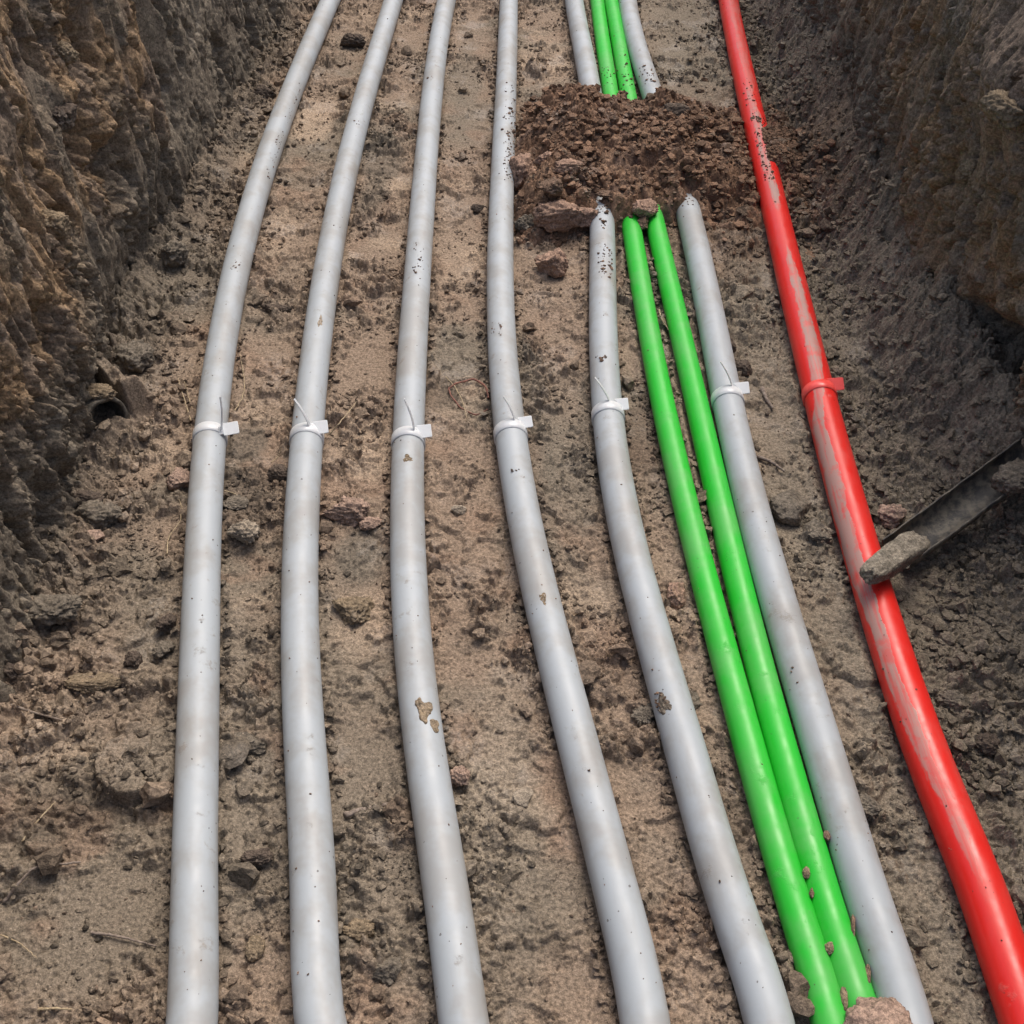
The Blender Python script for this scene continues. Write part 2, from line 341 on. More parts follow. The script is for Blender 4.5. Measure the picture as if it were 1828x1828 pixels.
# ------------------------------------------------------------------ trench walls of cut earth
def wall(side):
    ysw = yspace(1.35); zs = np.concatenate([np.arange(-0.06, 0.85, 0.0040), np.linspace(0.855, TOP, 16)])
    Zw, Yw = np.meshgrid(zs, ysw); o = 50.0 if side > 0 else 0.0
    foot = (xr_wall if side > 0 else xl_wall)(Yw)
    a, b = Yw, Zw
    n = 0.016 * fbm(a * 1.4 + o, b * 0.7, 30.0, 2)                                     # large bays
    n += 0.020 * np.clip(fbm(a * 3.1 + o, b * 0.9 + a * 0.4, 31.0, 2), -0.6, 0.6)      # bucket-cut ribs
    for (fa_, fb_, A, sd) in ((5.0, 1.6, 0.018, 32.0), (15.0, 5.5, 0.008, 38.0)):       # torn plates with sharp upright edges
        q = a * fa_ * 0.45 + 2.4 * fbm(a * fa_ + o, b * fb_, sd, 5, 0.6); fr = q - np.floor(q)
        n += A * np.where(fr < 0.08, fr / 0.08, (1 - fr) / 0.92) * sm(-0.2, 0.25, fbm(a * fa_ * 0.6 + o, b * fb_, sd + 1, 2))
    R = sm(0.0, 0.30, fbm(a * 3.4 + o, b * 2.0, 33.0, 3))                              # crumbly vs smeared
    smear = sm(0.10, 0.28, fbm(a * 4.2 + o + 9, b * 2.0, 43.0, 3)) * (1 - R)            # trowelled by the bucket
    keep = 1 - 0.85 * smear
    n += keep * 0.012 * fbm(a * 13 + o, b * 6, 34.0, 4) * (0.4 + R)
    n += chunks(a + o, b, 0.050, 5, 0.5, 1.0, 0.4) * 0.30 * R + keep * (chunks(a * 1.3 + o + 7, b * 0.55, 0.024, 6, 0.55, 1.1, 0.5) * 0.38 * (0.2 + 0.8 * R) + chunks(a * 1.2 + o + 9, b * 0.6, 0.011, 7, 0.5, 1.1, 0.5) * 0.42 * (0.35 + 0.65 * R))
    n += domes(a + o, b, 0.030, 6, 0.5, 0.35) * R * 0.7
    n -= keep * 0.026 * sm(0.20, 0.34, fbm(a * 30 + o + 0.6 * fbm(a * 8, b * 8, 44.0, 2), b * 10 + 0.5 * fbm(a * 6, b * 6, 45.0, 2), 35.0, 4))               # upright pits and scratches
    n -= keep * 0.013 * sm(0.24, 0.38, fbm(a * 70 + o, b * 22, 36.0, 2))
    n -= keep * 0.022 * sm(0.28, 0.42, fbm(a * 13 + o, b * 4.5, 46.0, 4))                # fallen-out lumps
    n += 0.008 * sm(0.20, 0.34, fbm(a * 11 + o + 3, b * 5, 47.0, 4))                   # clinging lumps
    n += 0.0010 * fbm(a * 110 + o, b * 60, 37.0, 2)
    lean = 0.06 * (b / TOP)
    if side > 0:
        n = n - 0.13 * np.exp(-((a - 1.84) / 0.11) ** 2) * sm(0.27, 0.19, b + 0.03 * perlin(a * 26, 0 * b, 0.0) + (a - 1.9) * 0.3)  # washed-out hollow
        n = n + 0.06 * np.exp(-((a - 2.05) / 0.16) ** 2 - ((b - 0.62) / 0.13) ** 2)    # lumps high on the wall
        n = n + 0.02 * sm(0.45, 0.7, b) * sm(2.45, 2.2, a)
    else:
        n = n + 0.04 * sm(2.62, 2.54, a + 0.03 * fbm(b * 6, b * 0, 0.0, 2)) * sm(1.2, 1.6, a) * sm(0.05, 0.25, b)   # proud brown face
        n = n - 0.045 * np.exp(-((a - 2.68) / 0.07) ** 2) * sm(0.1, 0.3, b)             # dark vertical slot
        for (cy, cz, rr, am) in ((2.12, 0.44, 0.05, 0.06), (2.28, 0.58, 0.06, 0.05), (2.25, 0.31, 0.05, 0.04), (1.86, 0.52, 0.07, 0.04)):
            n = n - am * np.exp(-((a - cy) / rr) ** 2 - ((b - cz) / (rr * 1.3)) ** 2)
            n = n + 0.7 * am * np.exp(-((a - cy) / rr) ** 2 - ((b - cz - 0.09) / (rr * 0.9)) ** 2)
    Xw = foot - side * n + side * lean
    # turf-level lip running back from the top edge
    lip = np.linspace(0, 1, 7)[1:]; xe_ = Xw[:, -1:]; XL = xe_ + (side * 1.72 - xe_) * lip[None] ** 1.5
    Xw = np.concatenate([Xw, XL], 1); Yw = np.concatenate([Yw, np.repeat(Yw[:, -1:], 6, 1)], 1); Zw = np.concatenate([Zw, TOP + 0.012 * fbm(XL * 4, Yw[:, -6:] * 4, 48.0, 3) * (1 - lip[None]) + 0.004 + 0 * XL], 1)
    smear = np.concatenate([smear, np.zeros_like(XL)], 1); a, b = Yw, Zw
    n2 = fbm(a * 4 + o, b * 3, 40.0, 4); n3 = fbm(a * 14 + o, b * 7, 41.0, 3)
    line = 0.26 if side < 0 else 0.22
    f = sm(line - 0.10, line + 0.10, b + 0.10 * n2 - (0.30 if side < 0 else 0.1) * sm(2.55, 2.8, a))
    lo = lerp(np.broadcast_to(CLAY * 0.95, a.shape + (3,)), GREY, sm(-0.2, 0.3, n2))
    hi = lerp(np.broadcast_to(ORAN * (1.12 if side < 0 else 1.10), a.shape + (3,)), TAN * (0.95 if side < 0 else 1.0), sm(-0.2, 0.35, n3))
    hi = lerp(hi, CLAY, sm(0.05, 0.4, fbm(a * 5 + 3 + o, b * 2.5, 42.0, 3)) * 0.6)
    if side > 0: hi = lerp(hi, TAN * 1.05, sm(0.42, 0.55, b + 0.05 * n2) * sm(2.35, 2.15, a))
    c = lerp(lo, hi, f); c = lerp(c, CLAY * 0.95, smear * 0.75); c = lerp(c, DARK, sm(0.10, 0.5, n3) * 0.45)
    fa = grid_faces(*Xw.shape); fa = fa if side > 0 else fa[:, ::-1]
    o_ = mesh_obj('trench_wall', np.stack([Xw, Yw, Zw], -1).reshape(-1, 3), fa, SOIL, color=c.reshape(-1, 3))
    tag(o_, kind='structure'); return Yw[:, :-6], Zw[:, :-6], Xw[:, :-6]
wl = wall(-1); wr = wall(1)
def end_wall(y):
    xs_ = np.linspace(-1.72, 1.72, 200); zs_ = np.linspace(-0.1, TOP, 90); XX, ZZ = np.meshgrid(xs_, zs_)
    YY = y + 0.05 * fbm(XX * 3, ZZ * 3, 50.0, 4)
    tag(mesh_obj('trench_wall', np.stack([XX, YY, ZZ], -1).reshape(-1, 3), grid_faces(*XX.shape), SOIL,
        color=np.broadcast_to(TAN * 0.8, (XX.size, 3))), kind='structure')
end_wall(11.9); end_wall(-2.95)
# the field round the trench
gm, t, b = new_mat('grass_field'); P = geo_pos(t)
t.links.new(mixc(t, maprange(t, noise(t, 1.3, 6, 0.7, P), 0.4, 0.62), (0.055, 0.085, 0.025), (0.19, 0.13, 0.08)), b.inputs['Base Color']); b.inputs['Roughness'].default_value = 0.95
def field():
    xe = [-300, -60, -12, -4, -1.7, 1.7, 4, 12, 60, 300]; ye = [-300, -60, -12, -5, -2.93, 2, 6, 11.88, 20, 60, 300]
    V = np.array([(x, y, TOP + (0.0 if (abs(x) < 1.9 and -3 < y < 12) else 0.03 * math.sin(x * 1.3) * math.cos(y * 0.7))) for y in ye for x in xe])
    Fs = []
    for j in range(len(ye) - 1):
        for i in range(len(xe) - 1):
            if xe[i] >= -1.71 and xe[i + 1] <= 1.71 and ye[j] >= -2.95 and ye[j + 1] <= 11.9: continue
            a = j * len(xe) + i; Fs.append((a, a + 1, a + 1 + len(xe), a + len(xe)))
    tag(mesh_obj('field', V, np.array(Fs), gm), kind='structure')
field()

# ------------------------------------------------------------------ pipes
def pipe_material(name, base, mud, rough, spec_scale=1.0, dust=0.3, film=False):
    m, t, b = new_mat(name)
    P = geo_pos(t)
    at_s = t.nodes.new('ShaderNodeAttribute'); at_s.attribute_name = 'run'
    at_t = t.nodes.new('ShaderNodeAttribute'); at_t.attribute_name = 'around'
    cv = t.nodes.new('ShaderNodeCombineXYZ')
    t.links.new(math_(t, 'MULTIPLY', at_s.outputs['Fac'], 0.35), cv.inputs[0]); t.links.new(math_(t, 'MULTIPLY', at_t.outputs['Fac'], 0.033), cv.inputs[1])
    t.links.new(math_(t, 'MULTIPLY', at_t.outputs['Fac'], 0.0), cv.inputs[2])
    L = cv.outputs[0]
    c = base
    c = mixc(t, maprange(t, noise(t, 14, 4, 0.6, L), 0.45, 0.8, 0, dust), base, mud)      # dusty veil, drawn out along the run
    c = mixc(t, maprange(t, noise(t, 5, 2, 0.5, P), 0.35, 0.75, 0.0, 0.22 if not film else 0.08), c, tuple(min(1, x * 1.15 + 0.02) for x in base))
    if not film: c = mixc(t, math_(t, 'MULTIPLY', maprange(t, noise(t, 9, 4, 0.65, P), 0.42, 0.64), 0.42), c, mud)
    # mud smears
    sm1 = maprange(t, noise(t, 26, 7, 0.72, P), 0.585, 0.69)
    sm1 = math_(t, 'MULTIPLY', sm1, math_(t, 'GREATER_THAN', noise(t, 3.1, 1, 0.5, P), 0.5))
    c = mixc(t, math_(t, 'MULTIPLY', sm1, 0.75 * spec_scale, True), c, mud)
    # fine specks of soil
    v = t.nodes.new('ShaderNodeTexVoronoi'); v.inputs['Scale'].default_value = 62; t.links.new(P, v.inputs['Vector'])
    sp = t.nodes.new('ShaderNodeSeparateColor'); t.links.new(v.outputs['Color'], sp.inputs[0])
    rad = maprange(t, sp.outputs[0], 0.80, 1.0, 0.0, 0.13)
    wob = math_(t, 'ADD', v.outputs['Distance'], math_(t, 'MULTIPLY', math_(t, 'SUBTRACT', noise(t, 420, 2, 0.5, P), 0.5), 0.16))
    spk = math_(t, 'LESS_THAN', wob, rad)
    spk = math_(t, 'MULTIPLY', spk, spec_scale, True)
    c = mixc(t, math_(t, 'MULTIPLY', spk, 0.85), c, (0.07, 0.055, 0.045))
    # scratches round the pipe
    rgh = maprange(t, noise(t, 30, 4, 0.6, P), 0.3, 0.7, rough - 0.05, rough + 0.10)
    allm = math_(t, 'MAXIMUM', sm1, spk)
    if film:
        lo = t.nodes.new('ShaderNodeAttribute'); lo.attribute_name = 'film_lo'; hi = t.nodes.new('ShaderNodeAttribute'); hi.attribute_name = 'film_hi'; am = t.nodes.new('ShaderNodeAttribute'); am.attribute_name = 'film_amt'
        wv = math_(t, 'MULTIPLY', math_(t, 'SUBTRACT', noise(t, 16, 7, 0.75, L), 0.5), 1.2)
        th = math_(t, 'ADD', at_t.outputs['Fac'], wv)
        e1 = maprange(t, math_(t, 'SUBTRACT', th, lo.outputs['Fac']), -0.08, 0.05)
        e2 = maprange(t, math_(t, 'SUBTRACT', hi.outputs['Fac'], th), -0.03, 0.03)
        cv2 = t.nodes.new('ShaderNodeCombineXYZ'); t.links.new(math_(t, 'MULTIPLY', at_s.outputs['Fac'], 0.06), cv2.inputs[0]); t.links.new(math_(t, 'MULTIPLY', at_t.outputs['Fac'], 0.034), cv2.inputs[1])
        strk = maprange(t, noise(t, 120, 4, 0.6, cv2.outputs[0]), 0.34, 0.56, 0.40, 1.0)
        dens = math_(t, 'MULTIPLY', maprange(t, noise(t, 24, 5, 0.65, P), 0.34, 0.52, 0.45, 1.0), strk)
        fm = math_(t, 'MULTIPLY', math_(t, 'MULTIPLY', e1, e2), math_(t, 'MULTIPLY', dens, am.outputs['Fac']), True)
        c = mixc(t, math_(t, 'MULTIPLY', fm, 0.85), c, (0.36, 0.275, 0.24)); allm = math_(t, 'MAXIMUM', allm, math_(t, 'MULTIPLY', fm, 0.6))
    t.links.new(c, b.inputs['Base Color'])
    t.links.new(math_(t, 'ADD', rgh, math_(t, 'MULTIPLY', allm, 0.35), True), b.inputs['Roughness'])
    b.inputs['Specular IOR Level'].default_value = 0.5
    h = math_(t, 'ADD', math_(t, 'MULTIPLY', allm, 0.6), math_(t, 'MULTIPLY', noise(t, 120, 3, 0.5, P), 0.25))
    bp = t.nodes.new('ShaderNodeBump'); bp.inputs['Strength'].default_value = 0.35; bp.inputs['Distance'].default_value = 0.0015
    t.links.new(h, bp.inputs['Height']); t.links.new(bp.outputs[0], b.inputs['Normal'])
    return m
MGREY = pipe_material('grey_pipe', (0.362, 0.402, 0.432), (0.25, 0.225, 0.19), 0.48, 0.8, 0.60)
MGREEN = pipe_material('green_pipe', (0.014, 0.46, 0.025), (0.13, 0.40, 0.12), 0.42, 0.35, 0.45)
MRED = pipe_material('red_pipe', (0.72, 0.022, 0.016), (0.50, 0.17, 0.14), 0.33, 0.4, 0.30, film=True)
FILM = [(-50,.55,.95,.4),(160,.5,.9,.4),(185,.45,.75,.7),(230,.45,.8,1),(300,.4,.75,1),(370,.5,.8,1.2),(392,.55,.75,.4),(400,.6,.6,0),(455,.6,.6,0),(470,.55,.7,.8),(520,.5,.82,1.1),(640,.48,.85,1.1),(700,.4,.75,.8),(740,.3,.6,.8),(770,.08,.5,1.3),(830,.08,.5,1.3),(900,.08,.5,1.2),(960,.05,.5,1.3),(1040,.06,.5,1.4),(1100,.1,.5,1.2),(1150,.16,.5,1),(1240,.2,.52,.95),(1330,.3,.6,.9),(1400,.38,.66,.75),(1470,.42,.66,.75),(1520,.46,.66,.6),(1580,.52,.66,.35),(1660,.6,.66,0),(1900,.5,.5,0)]  # mud film by row; the faint topmost rows paint a pinkish sheen
def zpipe(k, y): return ZC[k] + 0.0015 * np.sin(y * 3.3 + ord(k[1]))
def make_pipe(k, name, mat, label, group):
    yy, xx = PATH[k]; r = RAD[k]
    y = np.concatenate([np.arange(-2.9, 0.4, 0.05), np.arange(0.4, 5.2, 0.008), np.arange(5.2, 11.85, 0.08)])
    x = np.interp(y, yy, xx); 
    ker = np.hanning(21); ker /= ker.sum(); xpad = np.pad(x, 10, mode='edge'); xsm = np.convolve(xpad, ker, 'valid'); mid = (y > 0.55) & (y < 5.0); x = np.where(mid, xsm, x)
    z = zpipe(k, y)
    p = np.stack([x, y, z], 1); T = np.gradient(p, axis=0); T /= np.linalg.norm(T, axis=1)[:, None]
    S = np.cross(T, [0, 0, 1.0]); S /= np.linalg.norm(S, axis=1)[:, None]; U = np.cross(S, T)
    n = 48; th = np.linspace(-math.pi, math.pi, n + 1)
    rr = r * (1 + 0.006 * np.sin(y * 9.7 + ord(k[-1]) * 2) )[:, None, None]
    V = p[:, None] + rr * (np.sin(th)[None, :, None] * S[:, None] + np.cos(th)[None, :, None] * U[:, None])
    s = np.concatenate([[0], np.cumsum(np.linalg.norm(np.diff(p, axis=0), axis=1))])
    attrs = {'run': np.repeat(s + ord(k[1]) * 3.1, n + 1), 'around': np.tile(th, len(y))}
    if k == 'red':
        d = p - C; zc = d @ _fw; v = 914 - F * (d @ _up) / zc
        fl = np.array(FILM)
        lo = np.interp(v, fl[:, 0], fl[:, 1]); hi = np.interp(v, fl[:, 0], fl[:, 2]); am = np.interp(v, fl[:, 0], fl[:, 3])
        # fraction across the seen width -> angle round the pipe
        vd = -(p - C); side_tilt = np.arctan2((vd * S).sum(1), (vd * U).sum(1))
        for nm, q in (('film_lo', lo), ('film_hi', hi)):
            attrs[nm] = np.repeat(np.arcsin(np.clip(2 * q - 1, -1, 1)) + side_tilt, n + 1)
        attrs['film_amt'] = np.repeat(am, n + 1)
    o = mesh_obj(name, V.reshape(-1, 3), grid_faces(len(y), n + 1), mat, attrs=attrs)
    return tag(o, label, 'pipe', group)
GRP = 'grey pipes laid side by side along the trench floor'
make_pipe('g1', 'grey_pipe', MGREY, 'grey plastic pipe nearest the left trench wall, outermost of the row', GRP)
make_pipe('g2', 'grey_pipe', MGREY, 'grey plastic pipe, second from the left trench wall', GRP)
make_pipe('g3', 'grey_pipe', MGREY, 'third grey pipe from the left wall, with a big flaking mud patch low on it', GRP)
make_pipe('g4', 'grey_pipe', MGREY, 'grey plastic pipe running uncovered just left of the dirt mound, fourth from the left', GRP)
make_pipe('g5', 'grey_pipe', MGREY, 'grey plastic pipe buried by the dirt mound, on the left of the green pair', GRP)
make_pipe('g6', 'grey_pipe', MGREY, 'grey plastic pipe buried by the dirt mound, on the right of the green pair', GRP)
GG = 'pair of slim bright green pipes'
make_pipe('n1', 'green_pipe', MGREEN, 'slim bright green pipe, left one of the pair, clear of the huge bottom clod', GG)
make_pipe('n2', 'green_pipe', MGREEN, 'slim bright green pipe, right one of the pair, running under the huge bottom clod', GG)
make_pipe('red', 'red_pipe', MRED, 'glossy red pipe smeared with grey mud beside the right trench wall', None)
PIPEXY = {k: PATH[k] for k in RUNS}
def pipe_frame(k, y):
    x = xpipe(k, y); e = 0.03; T = np.array([xpipe(k, y + e) - xpipe(k, y - e), 2 * e, 0]); T /= np.linalg.norm(T)
    S = np.cross(T, [0, 0, 1.0]); return np.array([x, y, float(zpipe(k, y))]), T, S, np.array([0, 0, 1.0])

# ------------------------------------------------------------------ the dirt mound across the pipes
def mound_env(x, y):
    n = fbm(x * 6, y * 6, 60.0, 3)
    cx = (x - 0.40) / 0.425; fy = (y - 2.95)
    ax = sm(1.08, 0.62, np.abs(cx) + 0.16 * n)
    front = sm(-0.43, -0.20, fy + 0.09 * n + 0.03 * fbm(x * 16, y * 16, 68.0, 3) + 0.16 * sm(0.22, -0.02, x)); back = sm(0.42, 0.08, fy + 0.07 * n)
    h = 0.165 * ax * front * back * (0.86 + 0.28 * fbm(x * 4 + 2, y * 4, 59.0, 2))
    # lower where the red pipe passes, hugging its right side
    xr = xpipe('red', y); d = x - xr
    h = h * (1 - 0.48 * sm(0.30, 0.07, np.abs(d)))
    return h
def mound_h(x, y):
    e = mound_env(x, y)
    z = e - 0.012 + 0.03 * fbm(x * 7, y * 7, 61.0, 4) * sm(0.0, 0.08, e)
    z = z + (domes(x, y, 0.05, 8, 0.5, 0.4) * 0.6 + chunks(x, y, 0.04, 9, 0.45, 1.0, 0.4) * 0.3 + chunks(x + 3, y, 0.018, 11, 0.45, 1.0, 0.5) * 0.4 + domes(x, y, 0.014, 12, 0.5, 0.6) * 0.8) * sm(0.0, 0.03, e)
    z = z - 0.008 * sm(0.25, 0.6, fbm(x * 40, y * 45, 62.0, 3)) + 0.003 * fbm(x * 100, y * 110, 63.0, 2)
    d = np.abs(x - xpipe('red', y)); r = RAD['red']
    # the crown and left flank of the red pipe stay bare; soil laps on to its right flank
    s_ = (x - xpipe('red', y))
    clear = (s_ > -r * 1.25) & (s_ < r * 0.45 - 0.02 * sm(0.12, 0.0, np.abs(y - 3.0)))
    z = np.where(s_ < r * 0.6, np.minimum(z, 0.012 + 1.6 * np.clip(-s_ - r * 1.15, 0, None) + 0.006 * (fbm(x * 40, y * 40, 66.0, 2) + 0.5)), z)
    lap = (s_ >= 0) & (s_ < r * 1.4); ov = sm(0.15, 0.08, np.abs(y - 2.93 + 0.03 * perlin(x * 30, y * 30)))
    z = np.where(lap & ~clear, np.minimum(z, 0.022 + 0.044 * ov), z)
    z = np.where((s_ > r * 0.0) & (s_ < r * 2.6), np.maximum(z, ov * (0.076 - 0.016 * np.abs(s_ / r - 0.8) + 0.004 * fbm(x * 50, y * 50, 69.0, 2))), z)
    d4 = x - xpipe('g4', y); z = np.minimum(z, np.where(d4 < 0.2, -0.02 + 2.4 * np.clip(d4 - RAD['g4'] * 0.35 + 0.010 * fbm(x * 40, y * 40, 67.0, 2), 0, None), z))
    return z
mx = np.arange(-0.02, 0.92, 0.0028); my = np.arange(2.42, 3.52, 0.0036); MX, MY = np.meshgrid(mx, my)
MZ = mound_h(MX, MY)
mn = fbm(MX * 9, MY * 9, 64.0, 4)
mc = lerp(np.broadcast_to(np.array([0.165, 0.097, 0.060]), MX.shape + (3,)), np.array([0.245, 0.155, 0.100]), sm(-0.1, 0.4, mn))
mc = lerp(mc, np.array([0.095, 0.065, 0.055]), sm(0.1, 0.5, fbm(MX * 12 + 3, MY * 12, 65.0, 3)) * 0.6)
mo = mesh_obj('dirt_mound', np.stack([MX, MY, MZ], -1).reshape(-1, 3), grid_faces(*MX.shape), SOIL, color=mc.reshape(-1, 3))
tag(mo, 'mound of loose dark brown dirt dumped across the pipes', 'dirt mound')
def surf(x, y):
    z = gz(x, y)
    i = (y - my[0]) / (my[1] - my[0]); j = (x - mx[0]) / (mx[1] - mx[0])
    ok = (i > 0) & (i < len(my) - 1) & (j > 0) & (j < len(mx) - 1)
    zz = MZ[np.clip(i, 0, len(my) - 1).astype(int), np.clip(j, 0, len(mx) - 1).astype(int)]
    return np.where(ok, np.maximum(z, zz), z)

# ------------------------------------------------------------------ clods: broken lumps of soil
def ico(sub):
    import bmesh
    bm = bmesh.new(); bmesh.ops.create_icosphere(bm, subdivisions=sub, radius=1.0)
    V = np.array([v.co[:] for v in bm.verts]); Fc = np.array([[v.index for v in f.verts] for f in bm.faces]); bm.free(); return V, Fc
ICO = {k: ico(k) for k in (1, 2, 5)}
def clod_verts(seed, dims, cuts=5, rough=1.0, sub=5):
    rs = np.random.default_rng(seed); V, Fc = ICO[sub]; V = V.copy()
    for _ in range(cuts):                       # flat broken faces
        nrm = rs.normal(size=3); nrm /= np.linalg.norm(nrm); off = rs.uniform(0.50, 0.85)
        d = V @ nrm; V = V - np.outer(np.clip(d - off, 0, None), nrm) * 0.93
    s = seed * 3.7 % 50
    n = fbm(V[:, 0] * 1.3 + s, V[:, 1] * 1.3, V[:, 2] * 1.3 + s, 3) * 0.20
    n += fbm(V[:, 0] * 4 + s, V[:, 1] * 4, V[:, 2] * 4, 4) * 0.20 * rough
    n -= 0.12 * rough * sm(0.15, 0.5, fbm(V[:, 0] * 8 + s, V[:, 1] * 8, V[:, 2] * 8, 3))
    n += 0.04 * rough * fbm(V[:, 0] * 20 + s, V[:, 1] * 20, V[:, 2] * 20, 2)
    V = V * (1 + n)[:, None]
    return V * np.array(dims), Fc
CM = {}
def clod_mat(key):
    if key not in CM:
        c = {'red': (0.34, 0.225, 0.165), 'tan': (0.235, 0.18, 0.118), 'pale': (0.31, 0.26, 0.20), 'dark': (0.105, 0.08, 0.062), 'grey': (0.170, 0.144, 0.112), 'brown': (0.18, 0.118, 0.082), 'dust': (0.25, 0.218, 0.170), 'pink': (0.34, 0.24, 0.185)}[key]
        CM[key] = soil_material('clod_' + key, tint=c)
    return CM[key]
def clod(u, v, wpx, hpx, tone, label, z=None, flat=1.0, rot=0.0, seed=None, rough=1.0, cuts=5, group='loose clods of soil in the trench', name='soil_clod', cat='clod', sink=0.5, pos=None, tilt=0.0):
    seed = seed if seed is not None else int(u * 7 + v)
    p = at(u, v, 0.02) if pos is None else np.array(pos, float); k = mpp(p)
    a = wpx * k / 2; bb = hpx * k / 2 * 1.15; c_ = min(a, bb) * 0.85 * flat
    if pos is None:
        zz = float(surf(p[0], p[1])) if z is None else z
        p = at(u, v, zz + c_ * 0.4); zz = float(surf(p[0], p[1])) if z is None else z
        p[2] = zz + c_ * (1 - sink) * 0.9
    V, Fc = clod_verts(seed, (a, bb, c_), cuts=cuts, rough=rough)
    o = mesh_obj(name, V, Fc, clod_mat(tone)); o.location = p; o.rotation_euler = (tilt, 0, math.radians(rot))
    return tag(o, label, cat, group)
